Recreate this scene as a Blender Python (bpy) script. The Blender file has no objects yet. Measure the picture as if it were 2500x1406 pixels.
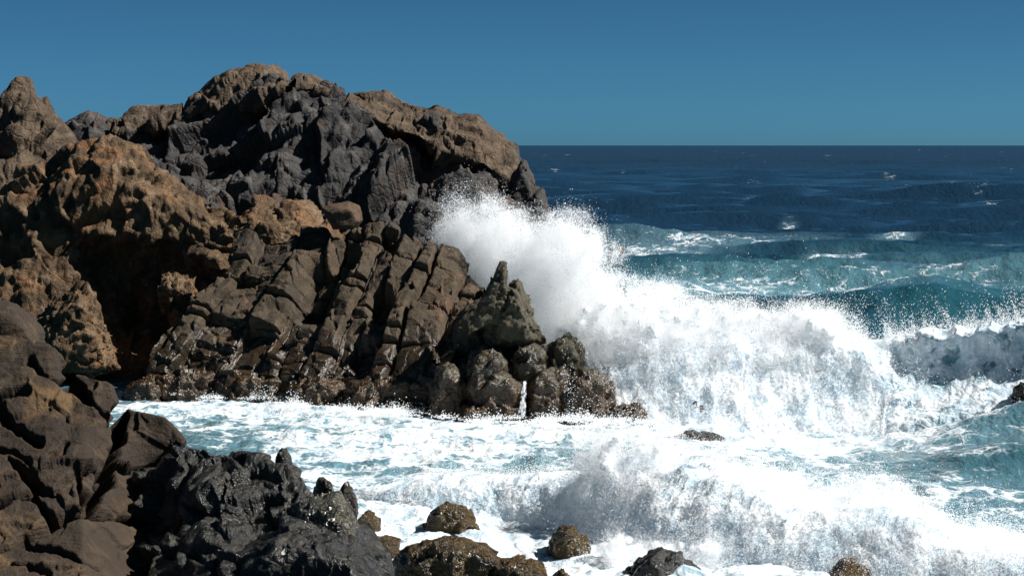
import bpy, bmesh, math
import numpy as np

# ------------------------------------------------------------------ camera, sky, sun, exposure
sc = bpy.context.scene
F, HC = 4665.0, 8.0                      # focal length in photo pixels, eye height above the water (m)
cam_d = bpy.data.cameras.new('camera')
cam_d.sensor_width = 36.0
cam_d.lens = 36.0 * F / 2500.0
cam_d.shift_y = -348.0 / 2500.0
cam_d.clip_start, cam_d.clip_end = 0.5, 60000.0
cam = bpy.data.objects.new('camera', cam_d)
cam.location = (0, 0, HC)
cam.rotation_euler = (math.radians(90), 0, 0)
sc.collection.objects.link(cam)
sc.camera = cam

SUN_AZ, SUN_EL = math.radians(97), math.radians(46)      # azimuth clockwise from +Y (the view), elevation
world = bpy.data.worlds.new('World')
sc.world = world
world.use_nodes = True
wt = world.node_tree
wt.nodes.clear()
w_out = wt.nodes.new('ShaderNodeOutputWorld')
w_bg = wt.nodes.new('ShaderNodeBackground')
w_sky = wt.nodes.new('ShaderNodeTexSky')
w_sky.sky_type = 'NISHITA'
w_sky.sun_disc = False
w_sky.sun_elevation, w_sky.sun_rotation = SUN_EL, SUN_AZ
w_sky.altitude, w_sky.air_density, w_sky.dust_density, w_sky.ozone_density = 0, 0.2, 0.52, 3.0
w_tint = wt.nodes.new('ShaderNodeMix'); w_tint.data_type = 'RGBA'; w_tint.blend_type = 'MULTIPLY'
w_tint.inputs[0].default_value = 1.0
w_tint.inputs[7].default_value = (0.38, 0.86, 0.88, 1)
w_bg.inputs['Strength'].default_value = 0.052
wt.links.new(w_sky.outputs[0], w_tint.inputs[6])
wt.links.new(w_tint.outputs[2], w_bg.inputs[0])
wt.links.new(w_bg.outputs[0], w_out.inputs[0])

sun_d = bpy.data.lights.new('sun', 'SUN')
sun_d.energy, sun_d.angle, sun_d.color = 5.0, math.radians(0.53), (1.0, 0.965, 0.92)
sun = bpy.data.objects.new('sun', sun_d)
SUN_DIR = np.array([math.sin(SUN_AZ) * math.cos(SUN_EL), math.cos(SUN_AZ) * math.cos(SUN_EL), math.sin(SUN_EL)])
sun.rotation_euler = (math.pi / 2 - SUN_EL, 0, math.pi - SUN_AZ)
sun.location = (60, 60, 60)
sc.collection.objects.link(sun)

vs = sc.view_settings
vs.view_transform, vs.look, vs.exposure, vs.gamma = 'Standard', 'None', 0.8, 1.0
vs.use_curve_mapping = False
cy = sc.cycles
cy.max_bounces, cy.diffuse_bounces, cy.glossy_bounces, cy.transmission_bounces = 12, 10, 3, 6
cy.caustics_reflective = cy.caustics_refractive = False
cy.use_denoising = True

# ------------------------------------------------------------------ numeric helpers
def W(px, py, D):
    """a point D metres out, on the bearing and dip read off the photograph"""
    px, py, D = np.broadcast_arrays(np.asarray(px, float), np.asarray(py, float), np.asarray(D, float))
    return np.stack([(px - 1250) / F * D, D, HC - (py - 355) / F * D], -1)

def water_D(py, z=0.0):
    return (HC - z) * F / (np.asarray(py, float) - 355)

def sstep(a, b, x):
    t = np.clip((x - a) / (b - a), 0, 1)
    return t * t * (3 - 2 * t)

def hash3(ix, iy, iz, seed):
    h = (ix.astype(np.uint32) * np.uint32(374761393) + iy.astype(np.uint32) * np.uint32(668265263)
         + iz.astype(np.uint32) * np.uint32(2147483647) + np.uint32(seed * 40503 + 977))
    h = (h ^ (h >> np.uint32(13))) * np.uint32(1274126177)
    h = (h ^ (h >> np.uint32(15))) * np.uint32(2246822519)
    return h ^ (h >> np.uint32(16))

GR = np.random.default_rng(3).normal(size=(64, 3)).astype(np.float32)
GR /= np.linalg.norm(GR, axis=1, keepdims=True)

def perlin(p, seed=0):
    p = np.asarray(p, np.float32)
    i = np.floor(p).astype(np.int64)
    f = p - i
    u = f * f * f * (f * (f * 6 - 15) + 10)
    out = np.zeros(len(p), np.float32)
    for dx in (0, 1):
        wx = u[:, 0] if dx else 1 - u[:, 0]
        for dy in (0, 1):
            wy = u[:, 1] if dy else 1 - u[:, 1]
            for dz in (0, 1):
                wz = u[:, 2] if dz else 1 - u[:, 2]
                g = GR[hash3(i[:, 0] + dx, i[:, 1] + dy, i[:, 2] + dz, seed) & np.uint32(63)]
                out += wx * wy * wz * (g[:, 0] * (f[:, 0] - dx) + g[:, 1] * (f[:, 1] - dy) + g[:, 2] * (f[:, 2] - dz))
    return out * 1.5

def fbm(p, octaves=4, seed=0, gain=0.5, lac=2.03):
    a, s, r = 1.0, 0.0, 0.0
    q = np.asarray(p, np.float32).copy()
    for k in range(octaves):
        s = s + a * perlin(q, seed + k)
        r += a; a *= gain; q = q * lac + 3.7
    return s / r

def ridged(p, octaves=4, seed=0, gain=0.5, lac=2.1):
    a, s, r = 1.0, 0.0, 0.0
    q = np.asarray(p, np.float32).copy()
    for k in range(octaves):
        s = s + a * (1 - 2 * np.abs(perlin(q, seed + k)))
        r += a; a *= gain; q = q * lac + 1.9
    return s / r

def billow(p, octaves=4, seed=0, gain=0.5):
    return -ridged(p, octaves, seed, gain)

def voronoi(p, seed=0, jit=0.95):
    """F1, F2, the winner's hash and the vector from its seed"""
    p = np.asarray(p, np.float32)
    i = np.floor(p).astype(np.int64)
    n = len(p)
    f1 = np.full(n, 9.0, np.float32); f2 = np.full(n, 9.0, np.float32)
    hid = np.zeros(n, np.uint32); vec = np.zeros((n, 3), np.float32)
    for dx in (-1, 0, 1):
        for dy in (-1, 0, 1):
            for dz in (-1, 0, 1):
                c = i + np.array([dx, dy, dz])
                h = hash3(c[:, 0], c[:, 1], c[:, 2], seed)
                o = np.stack([(h & np.uint32(1023)), (h >> np.uint32(10)) & np.uint32(1023), (h >> np.uint32(20)) & np.uint32(1023)], -1).astype(np.float32) / 1023
                d = p - (c + 0.5 + (o - 0.5) * jit).astype(np.float32)
                dd = np.sqrt((d * d).sum(1))
                m = dd < f1
                f2 = np.where(m, f1, np.minimum(f2, dd))
                f1 = np.where(m, dd, f1)
                hid = np.where(m, h, hid)
                vec[m] = d[m]
    return f1, f2, hid, vec

def hrand(h, k):
    x = (h ^ np.uint32(k * 2654435761 & 0xffffffff)) * np.uint32(2246822519)
    x = (x ^ (x >> np.uint32(13))) * np.uint32(3266489917)
    return ((x ^ (x >> np.uint32(16))) & np.uint32(65535)).astype(np.float32) / 65535

def facets(p, scale, seed, tilt=1.0, step=0.5, warp=0.25):
    """flat, tilted faces with steps between them: broken rock"""
    q = np.asarray(p, np.float32) * scale
    q = q + warp * np.stack([perlin(q * 1.3 + 11.1, seed), perlin(q * 1.3 + 27.7, seed + 1), perlin(q * 1.3 + 5.3, seed + 2)], -1)
    f1, f2, h, v = voronoi(q, seed)
    t = np.stack([hrand(h, 1), hrand(h, 2), hrand(h, 3)], -1) - 0.5
    return ((v * t).sum(1) * 2 * tilt + (hrand(h, 4) - 0.5) * step) / scale, (f2 - f1) / scale, h

# ------------------------------------------------------------------ mesh helpers
def new_mesh(name, V, faces, mat=None, smooth=True, attrs=None):
    V = np.asarray(V, np.float32); faces = np.asarray(faces, np.int32)
    me = bpy.data.meshes.new(name)
    me.vertices.add(len(V)); me.vertices.foreach_set('co', V.ravel())
    k = faces.shape[1]
    me.loops.add(faces.size); me.loops.foreach_set('vertex_index', faces.ravel())
    me.polygons.add(len(faces))
    me.polygons.foreach_set('loop_start', np.arange(len(faces), dtype=np.int32) * k)
    me.update(calc_edges=True)
    if smooth:
        me.polygons.foreach_set('use_smooth', np.ones(len(faces), bool))
    for an, av in (attrs or {}).items():
        a = me.attributes.new(an, 'FLOAT', 'POINT')
        a.data.foreach_set('value', np.asarray(av, np.float32).ravel())
    me.validate()
    if mat is not None:
        me.materials.append(mat)
    return me

def link(name, data, parent=None):
    o = bpy.data.objects.new(name, data)
    sc.collection.objects.link(o)
    if parent is not None:
        o.parent = parent
    return o

def tag(o, label=None, cat=None, group=None, kind=None):
    for k, v in (('label', label), ('category', cat), ('group', group), ('kind', kind)):
        if v:
            o[k] = v
    return o

def grid_faces(nv, nu):
    a = np.arange(nv * nu).reshape(nv, nu)
    return np.stack([a[:-1, :-1], a[:-1, 1:], a[1:, 1:], a[1:, :-1]], -1).reshape(-1, 4)

def line_pts(pts):
    """(px, py, D) list -> world points with a 0..1 parameter along px"""
    a = np.array(pts, float)
    return (a[:, 0] - a[0, 0]) / (a[-1, 0] - a[0, 0]), W(a[:, 0], a[:, 1], a[:, 2])

def loft(lines, nu, nv, smooth=2):
    """a skin over guide lines; lines run left to right, front foot to back foot"""
    u = np.linspace(0, 1, nu)
    L = []
    for ln in lines:
        t, w = line_pts(ln)
        L.append(np.stack([np.interp(u, t, w[:, k]) for k in range(3)], -1))
    L = np.array(L)
    seg = np.linalg.norm(np.diff(L, axis=0), axis=2).mean(1)
    t = np.concatenate([[0], np.cumsum(seg)]); t /= t[-1]
    v = np.linspace(0, 1, nv)
    k = np.clip(np.searchsorted(t, v, side='right') - 1, 0, len(t) - 2)
    f = ((v - t[k]) / (t[k + 1] - t[k]))[:, None, None]
    P = L[k] * (1 - f) + L[k + 1] * f
    for _ in range(smooth):
        Q = P.copy()
        Q[1:-1] = (P[:-2] + 2 * P[1:-1] + P[2:]) / 4
        P = Q
    return P

def grid_normals(P):
    du = np.gradient(P, axis=1); dv = np.gradient(P, axis=0)
    n = np.cross(du, dv)
    n /= np.maximum(np.linalg.norm(n, axis=2, keepdims=True), 1e-9)
    return n

def components(g):
    """label the connected patches of a grid of ids; specks join a neighbour"""
    for _ in range(3):
        lab = np.arange(g.size).reshape(g.shape)
        same_v, same_h = g[1:] == g[:-1], g[:, 1:] == g[:, :-1]
        while True:
            old = lab.copy()
            m = np.minimum(lab[1:], lab[:-1]); lab[1:] = np.where(same_v, m, lab[1:]); lab[:-1] = np.where(same_v, np.minimum(m, lab[:-1]), lab[:-1])
            m = np.minimum(lab[:, 1:], lab[:, :-1]); lab[:, 1:] = np.where(same_h, m, lab[:, 1:]); lab[:, :-1] = np.where(same_h, np.minimum(m, lab[:, :-1]), lab[:, :-1])
            lab = lab.ravel()[lab]
            if (lab == old).all():
                break
        uq, inv, cnt = np.unique(lab, return_inverse=True, return_counts=True)
        small = (cnt < 260)[inv].reshape(g.shape)
        if not small.any():
            break
        g = lab.copy()
        for _ in range(60):
            for ax, sh in ((0, 1), (1, 1), (0, -1), (1, -1)):
                r, rs = np.roll(g, sh, ax), np.roll(small, sh, ax)
                take = small & ~rs
                g = np.where(take, r, g); small = small & ~take
            if not small.any():
                break
    return lab

def split_grid(P, ids, name, mat, parent):
    """cut a skin into one object for each piece of rock"""
    nv, nu = P.shape[:2]
    fa = grid_faces(nv, nu)
    idf = components(ids.reshape(nv, nu)[:-1, :-1]).ravel()
    V = P.reshape(-1, 3)
    order = np.argsort(idf, kind='stable'); idf = idf[order]; fa = fa[order]
    cuts = np.flatnonzero(np.diff(idf)) + 1
    out = []
    for fs in np.split(fa, cuts):
        uq, inv = np.unique(fs, return_inverse=True)
        out.append(link(name, new_mesh(name, V[uq], inv.reshape(fs.shape), mat), parent))
    return out

def empty(name, loc):
    o = link(name, None)
    o.location = loc
    return o

def keep_parent(children, parent):
    for c in children:
        c.matrix_parent_inverse = parent.matrix_basis.inverted()

def cube_sphere(n):
    g = np.tan(np.linspace(-math.pi / 4, math.pi / 4, n + 1))
    a, b = np.meshgrid(g, g)
    one = np.ones_like(a)
    sides = [(one, a, b), (-one, b, a), (b, one, a), (a, -one, b), (a, b, one), (b, a, -one)]
    V, Fs = [], []
    for k, s in enumerate(sides):
        V.append(np.stack([c.ravel() for c in s], -1))
        Fs.append(grid_faces(n + 1, n + 1) + k * (n + 1) ** 2)
    V = np.concatenate(V); Fs = np.concatenate(Fs)
    V /= np.linalg.norm(V, axis=1, keepdims=True)
    uq, inv = np.unique(np.round(V, 6), axis=0, return_inverse=True)
    return uq, inv.ravel()[Fs]

CS = {}
def hull_rock(name, pts, mat, n=24, soft=22, bump=0.06, bscale=1.0, crack=0.0, seed=0, parent=None):
    """an angular rock: the hull of pts with slightly worn edges and broken faces"""
    pts = np.asarray(pts, float)
    bm = bmesh.new()
    for p in pts:
        bm.verts.new(p)
    r = bmesh.ops.convex_hull(bm, input=bm.verts[:])
    bm.normal_update()
    c = pts.mean(0)
    pl = []
    for f in bm.faces:
        nn = np.array(f.normal); d = float(np.dot(nn, np.array(f.verts[0].co) - c))
        if d < 0:
            nn, d = -nn, -d
        if f.calc_area() > 1e-5:
            pl.append((*nn, max(d, 0.03)))
    bm.free()
    pl = np.array(pl)
    if n not in CS:
        CS[n] = cube_sphere(n)
    U, fs = CS[n]
    q = np.maximum(U @ pl[:, :3].T, 0) / pl[:, 3]
    rad = 1.0 / np.power(np.power(q, soft).sum(1), 1.0 / soft)
    V = c + U * rad[:, None]
    if bump:
        a, e, _ = facets(V + seed * 3.1, 1.6 * bscale, seed + 50, 1.0, 0.45)
        b, e2, _ = facets(V + seed * 1.7, 4.5 * bscale, seed + 60, 1.0, 0.5)
        d = bump * (1.2 * a * bscale + 1.6 * b * bscale + 0.9 * fbm(V * 2.2 * bscale, 5, seed))
        if crack:
            d -= crack * np.exp(-e / 0.03)
        lim = np.minimum(1, rad / 0.5)
        V = V + U * (d * lim)[:, None]
    return link(name, new_mesh(name, V, fs, mat), parent)

def outline_rock(name, poly, D, depth, mat, lean=0.0, taper=0.6, **kw):
    """hull over an outline in elevation at distance D, with a narrower front and back"""
    poly = np.array(poly, float)
    cx, cy = poly[:, 0].mean(), poly[:, 1].max() * 0.5 + poly[:, 1].mean() * 0.5
    f = poly.copy(); f[:, 0] = cx + (poly[:, 0] - cx) * taper; f[:, 1] = cy + (poly[:, 1] - cy) * taper
    pts = np.concatenate([W(poly[:, 0], poly[:, 1], D), W(f[:, 0], f[:, 1], D - depth * 0.5), W(f[:, 0], f[:, 1], D + depth * 0.5)])
    return hull_rock(name, pts, mat, **kw)

def boulder(name, x0, x1, y0, y1, D, depth, mat, seed=0, sink=0.5, mound=0.3, npts=11, **kw):
    """a boulder between two bearings, its crown at y0 and its foot (buried) at y1"""
    r = np.random.default_rng(seed + 900)
    n = npts
    th = np.linspace(0, 2 * math.pi, n, endpoint=False) + r.uniform(-0.2, 0.2, n)
    cx, cy = (x0 + x1) / 2, (y0 + y1) / 2 + 0.15 * (y1 - y0)
    rx, ry = (x1 - x0) / 2, (y1 - y0) / 2
    pts = []
    for k, (s, dd) in enumerate(((0.62, -0.5), (1.0, -0.22), (1.0, 0.15), (0.6, 0.5))):
        m = s * r.uniform(0.86, 1.06, n)
        px = cx + rx * m * np.sign(np.cos(th)) * np.abs(np.cos(th)) ** 0.8 * (1 - mound * np.clip(-np.sin(th), 0, 1)) + rx * 0.25 * mound * r.normal()
        py = cy + ry * 1.3 * m * np.sign(np.sin(th)) * np.abs(np.sin(th)) ** 0.8
        py = np.clip(py, y0 + r.uniform(0, 0.3, n) * ry, None)
        w = W(px, py, D + dd * depth)
        w[:, 2] -= np.where(py > cy, sink, 0)
        pts.append(w)
    return hull_rock(name, np.concatenate(pts), mat, seed=seed, **kw)

# ------------------------------------------------------------------ materials
class NT:
    def __init__(s, name):
        s.m = bpy.data.materials.new(name); s.m.use_nodes = True
        s.t = s.m.node_tree; s.t.nodes.clear()
        s.out = s.t.nodes.new('ShaderNodeOutputMaterial')
    def n(s, typ, ins=None, **kw):
        d = s.t.nodes.new(typ)
        for k, v in kw.items():
            setattr(d, k, v)
        for k, v in (ins or {}).items():
            s.set(d.inputs[k], v)
        return d
    def set(s, sock, v):
        if isinstance(v, bpy.types.NodeSocket):
            s.t.links.new(v, sock)
        elif isinstance(v, bpy.types.Node):
            s.t.links.new(v.outputs[0], sock)
        else:
            sock.default_value = v
    def math(s, op, a, b=0.0, clamp=False):
        return s.n('ShaderNodeMath', {0: a, 1: b}, operation=op, use_clamp=clamp).outputs[0]
    def mix(s, f, a, b, mode='MIX'):
        d = s.n('ShaderNodeMix', {0: f, 6: a, 7: b}, data_type='RGBA', blend_type=mode)
        return d.outputs[2]
    def step(s, x, lo, hi):
        return s.n('ShaderNodeMapRange', {0: x, 1: lo, 2: hi}, interpolation_type='SMOOTHSTEP').outputs[0]
    def noise(s, vec, scale, detail=6, rough=0.55, dist=0.0):
        return s.n('ShaderNodeTexNoise', {'Vector': vec, 'Scale': scale, 'Detail': detail, 'Roughness': rough, 'Distortion': dist}).outputs[0]
    def surface(s, node):
        s.t.links.new(node.outputs[0], s.out.inputs[0])
        return s.m

def c4(c):
    return (*c, 1.0)

def rock_mat(name, dark, mid, light, sc1=0.5, rust=None, rust_amt=0.3, wet=None, weed=None, weed_col=(0.07, 0.035, 0.006),
             rough=0.85, bump=0.5, fine=6.0, dist=0.12, strata=None, speck=0.5, spec=0.35, wet_rough=0.22, wet_dark=0.5, pale=None, cells=0.12, patch=False):
    t = NT(name)
    pos = t.n('ShaderNodeNewGeometry').outputs['Position']
    sep = t.n('ShaderNodeSeparateXYZ', {0: pos}).outputs
    n1 = t.noise(pos, sc1, 7, 0.6, 0.6)
    n2 = t.noise(pos, sc1 * 5.3, 8, 0.65, 0.3)
    n3 = t.noise(pos, fine * 4, 6, 0.7)
    col = t.mix(t.step(n1, 0.38, 0.62), c4(dark), c4(mid))
    col = t.mix(t.math('MULTIPLY', t.step(n2, 0.46, 0.68), 0.8), col, c4(light))
    if rust:
        nr = t.noise(pos, sc1 * 1.7, 6, 0.6, 1.0)
        col = t.mix(t.math('MULTIPLY', t.step(nr, 0.52, 0.66), rust_amt), col, c4(rust))
    if pale:
        np_ = t.noise(pos, sc1 * 9, 5, 0.6, 0.4)
        col = t.mix(t.math('MULTIPLY', t.step(np_, 0.58, 0.7), 0.5), col, c4(pale))
    sp = t.math('ADD', t.math('MULTIPLY', t.step(n3, 0.3, 0.7), speck), 1 - speck * 0.5)
    col = t.mix(1.0, col, t.n('ShaderNodeCombineColor', {0: sp, 1: sp, 2: sp}).outputs[0], 'MULTIPLY')
    ro = rough
    if weed:
        nw = t.noise(pos, 1.6, 7, 0.65, 0.5)
        zz = t.math('ADD', sep[2], t.math('MULTIPLY', t.math('SUBTRACT', nw, 0.5), weed * 2.4))
        wm = t.step(zz, weed * 1.1, weed * 0.55)
        nw2 = t.noise(pos, 9, 4, 0.6)
        wc = t.mix(t.step(nw2, 0.35, 0.65), c4(weed_col), c4(tuple(min(1, c * 2.4) for c in weed_col)))
        col = t.mix(t.math('MULTIPLY', wm, t.step(t.noise(pos, 4.0, 5, 0.6), 0.32, 0.5)), col, wc)
    if wet is not None:
        nz = t.noise(pos, 0.9, 5, 0.6)
        zz = t.math('ADD', sep[2], t.math('MULTIPLY', t.math('SUBTRACT', nz, 0.5), 2.0))
        wm = t.step(zz, wet + 0.6, wet - 0.4)
        if patch:                                # wet and dried patches
            wm = t.math('MULTIPLY', wm, t.step(t.noise(pos, 1.3, 6, 0.65, 0.6), 0.36, 0.52))
        col = t.mix(wm, col, t.mix(1.0, col, (wet_dark, wet_dark, wet_dark, 1), 'MULTIPLY'))
        ro = t.n('ShaderNodeMapRange', {0: wm, 3: rough, 4: wet_rough}).outputs[0]
    h = t.math('ADD', t.math('MULTIPLY', t.noise(pos, fine, 9, 0.65), 0.6), t.math('MULTIPLY', n2, 0.6))
    vo = t.n('ShaderNodeTexVoronoi', {'Vector': pos, 'Scale': fine * 0.9}, feature='DISTANCE_TO_EDGE').outputs[0]
    h = t.math('ADD', h, t.math('MULTIPLY', t.step(vo, 0.0, 0.12), cells))
    if strata:
        mp = t.n('ShaderNodeMapping', {'Vector': pos, 'Rotation': strata[0], 'Scale': strata[1]})
        h = t.math('ADD', h, t.math('MULTIPLY', t.noise(mp.outputs[0], 1.0, 6, 0.6, 0.4), strata[2]))
    bp = t.n('ShaderNodeBump', {'Strength': bump, 'Distance': dist, 'Height': h})
    p = t.n('ShaderNodeBsdfPrincipled', {'Base Color': col, 'Roughness': ro, 'Normal': bp.outputs[0], 'Specular IOR Level': spec})
    return t.surface(p)

M_HEAD = rock_mat('dark_headland_rock', (0.022, 0.021, 0.021), (0.042, 0.039, 0.037), (0.078, 0.072, 0.065), 0.25, rust=(0.12, 0.055, 0.03), rust_amt=0.35, bump=0.9, fine=2.2, dist=0.28, spec=0.3)
M_CAP = rock_mat('brown_cap_rock', (0.046, 0.033, 0.023), (0.085, 0.06, 0.04), (0.13, 0.094, 0.063), 0.3, bump=0.9, fine=2.2, dist=0.25, spec=0.2)
M_OCHRE = rock_mat('ochre_rubble_rock', (0.046, 0.03, 0.018), (0.098, 0.063, 0.035), (0.175, 0.12, 0.072), 0.35, rust=(0.19, 0.085, 0.035), rust_amt=0.5, bump=1.0, fine=4.5, speck=0.8, spec=0.15, wet=0.6)
M_COL = rock_mat('brown_jointed_rock', (0.022, 0.015, 0.008), (0.044, 0.03, 0.016), (0.076, 0.053, 0.029), 0.45, rust=(0.10, 0.052, 0.028), rust_amt=0.55, bump=0.55, fine=5, speck=0.45, wet=2.0, wet_rough=0.3, wet_dark=0.65, spec=0.4)
M_SPIKE = rock_mat('olive_smooth_rock', (0.034, 0.03, 0.019), (0.054, 0.048, 0.03), (0.082, 0.074, 0.05), 0.9, rust=(0.06, 0.038, 0.02), rust_amt=0.6, bump=0.6, fine=5, speck=0.3, spec=0.4)
M_BASE = rock_mat('weedy_shore_rock', (0.025, 0.021, 0.014), (0.058, 0.049, 0.031), (0.14, 0.125, 0.08), 0.8, rust=(0.085, 0.048, 0.026), rust_amt=0.4, weed=1.5, weed_col=(0.032, 0.017, 0.006), wet=2.2, wet_rough=0.25, wet_dark=0.8, bump=0.9, fine=5, spec=0.45)
M_SLAB = rock_mat('brown_slab_rock', (0.028, 0.02, 0.014), (0.045, 0.031, 0.021), (0.068, 0.047, 0.029), 0.3, rust=(0.108, 0.066, 0.03), rust_amt=0.85, bump=0.85, fine=11, speck=0.35, strata=((0.3, 0.6, 0.4), (1.2, 1.2, 11), 0.45), spec=0.25, cells=0.0)
M_DARK = rock_mat('black_wet_boulder_rock', (0.009, 0.0085, 0.0075), (0.02, 0.0185, 0.015), (0.052, 0.047, 0.035), 0.7, bump=0.85, cells=0.05, fine=9, speck=0.5, wet=20, wet_rough=0.2, wet_dark=0.7, spec=0.45, rough=0.65, patch=True)
M_GLINT = rock_mat('wet_glinting_rock', (0.03, 0.028, 0.022), (0.06, 0.055, 0.04), (0.12, 0.11, 0.08), 0.9, bump=1.0, fine=10, speck=0.5, wet=20, wet_rough=0.13, wet_dark=0.95, spec=0.6)
M_WEED = rock_mat('seaweed_covered_rock', (0.016, 0.012, 0.008), (0.032, 0.022, 0.011), (0.055, 0.04, 0.02), 1.2, weed=1.6, weed_col=(0.036, 0.021, 0.004), wet=20, wet_rough=0.22, wet_dark=0.9, bump=1.0, fine=9, spec=0.45)

def sea_material():
    t = NT('sea_water')
    pos = t.n('ShaderNodeNewGeometry').outputs['Position']
    foam = t.n('ShaderNodeAttribute', attribute_name='foam').outputs['Fac']
    shal = t.n('ShaderNodeAttribute', attribute_name='shallow').outputs['Fac']
    far = t.n('ShaderNodeAttribute', attribute_name='far').outputs['Fac']
    col = t.mix(shal, (0.007, 0.023, 0.044, 1), (0.016, 0.088, 0.104, 1))
    col = t.mix(t.math('MULTIPLY', t.math('MULTIPLY', foam, 0.85), t.math('SUBTRACT', 1.0, t.step(far, 0.0, 0.08))), col, (0.2, 0.36, 0.43, 1))      # milky, full of air near foam
    # lacy foam, broken by warped cells
    wn = t.n('ShaderNodeTexNoise', {'Vector': pos, 'Scale': 0.9, 'Detail': 4.0})
    wv = t.n('ShaderNodeVectorMath', {0: wn.outputs['Color'], 1: (0.5, 0.5, 0.5)}, operation='SUBTRACT').outputs[0]
    wp = t.n('ShaderNodeVectorMath', {0: wv, 1: (1.6, 1.6, 1.6), 2: pos}, operation='MULTIPLY_ADD').outputs[0]
    cell = t.n('ShaderNodeTexVoronoi', {'Vector': wp, 'Scale': 1.1}, feature='DISTANCE_TO_EDGE').outputs[0]
    cell2 = t.n('ShaderNodeTexVoronoi', {'Vector': wp, 'Scale': 3.1}, feature='DISTANCE_TO_EDGE').outputs[0]
    lace = t.math('SUBTRACT', 1.0, t.math('ADD', t.math('MULTIPLY', t.step(cell, 0, 0.32), 0.6), t.math('MULTIPLY', t.step(cell2, 0, 0.3), 0.4)))
    nb = t.noise(wp, 0.55, 7, 0.62)
    pat = t.math('ADD', t.math('MULTIPLY', lace, 0.45), t.math('MULTIPLY', t.step(nb, 0.25, 0.75), 0.55))
    th = t.math('SUBTRACT', 1.0, foam)
    d = t.math('SUBTRACT', pat, t.math('MULTIPLY', th, 1.0))
    fm = t.math('MULTIPLY', t.step(d, -0.06, 0.3), t.step(foam, 0.02, 0.12))
    fn = t.noise(pos, 6, 6, 0.6)
    fcol = t.mix(t.step(t.math('ADD', t.math('MULTIPLY', fn, 0.4), t.math('MULTIPLY', t.noise(wp, 1.3, 5, 0.6), 0.6)), 0.4, 0.58), (0.5, 0.62, 0.7, 1), (0.87, 0.89, 0.9, 1))
    mp = t.n('ShaderNodeMapping', {'Vector': pos, 'Scale': (1.0, 0.55, 1.0)})
    wb = t.math('ADD', t.noise(mp.outputs[0], 1.6, 5, 0.6), t.math('ADD', t.math('MULTIPLY', t.noise(mp.outputs[0], 0.4, 5, 0.65), 3.0), t.math('MULTIPLY', t.noise(mp.outputs[0], 0.09, 5, 0.6), 9.0)))
    hb = t.math('ADD', wb, t.math('MULTIPLY', fm, t.math('MULTIPLY', fn, 1.2)))
    b = t.n('ShaderNodeBump', {'Strength': t.math('ADD', 0.4, t.math('MULTIPLY', far, 0.6)), 'Distance': 0.3, 'Height': hb}).outputs[0]
    water = t.n('ShaderNodeBsdfPrincipled', {'Base Color': col, 'Roughness': t.math('ADD', 0.1, t.math('MULTIPLY', far, 0.22)), 'IOR': 1.333, 'Normal': b, 'Specular IOR Level': 0.45})
    dif = t.n('ShaderNodeBsdfDiffuse', {'Color': fcol, 'Normal': b})
    trl = t.n('ShaderNodeBsdfTranslucent', {'Color': (0.6, 0.76, 0.82, 1)})
    fo = t.n('ShaderNodeMixShader', {0: 0.18, 1: dif.outputs[0], 2: trl.outputs[0]})
    return t.surface(t.n('ShaderNodeMixShader', {0: fm, 1: water.outputs[0], 2: fo.outputs[0]}))

def drop_material():
    t = NT('spray_drops')
    dif = t.n('ShaderNodeBsdfDiffuse', {'Color': (0.98, 0.988, 0.994, 1)})
    trl = t.n('ShaderNodeBsdfTranslucent', {'Color': (0.98, 0.988, 0.994, 1)})
    return t.surface(t.n('ShaderNodeMixShader', {0: 0.6, 1: dif.outputs[0], 2: trl.outputs[0]}))

M_SEA = sea_material()
M_DROP = drop_material()

def foam_material():
    t = NT('white_water')
    pos = t.n('ShaderNodeNewGeometry').outputs['Position']
    h = t.math('ADD', t.noise(pos, 7, 7, 0.65), t.math('MULTIPLY', t.noise(pos, 25, 4, 0.6), 0.4))
    b = t.n('ShaderNodeBump', {'Strength': 0.7, 'Distance': 0.08, 'Height': h}).outputs[0]
    dif = t.n('ShaderNodeBsdfDiffuse', {'Color': (0.92, 0.94, 0.95, 1), 'Normal': b})
    trl = t.n('ShaderNodeBsdfTranslucent', {'Color': (0.88, 0.93, 0.95, 1), 'Normal': b})
    return t.surface(t.n('ShaderNodeMixShader', {0: 0.3, 1: dif.outputs[0], 2: trl.outputs[0]}))
M_FOAM = foam_material()

# ------------------------------------------------------------------ the sea
R = np.random.default_rng(12)
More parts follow.
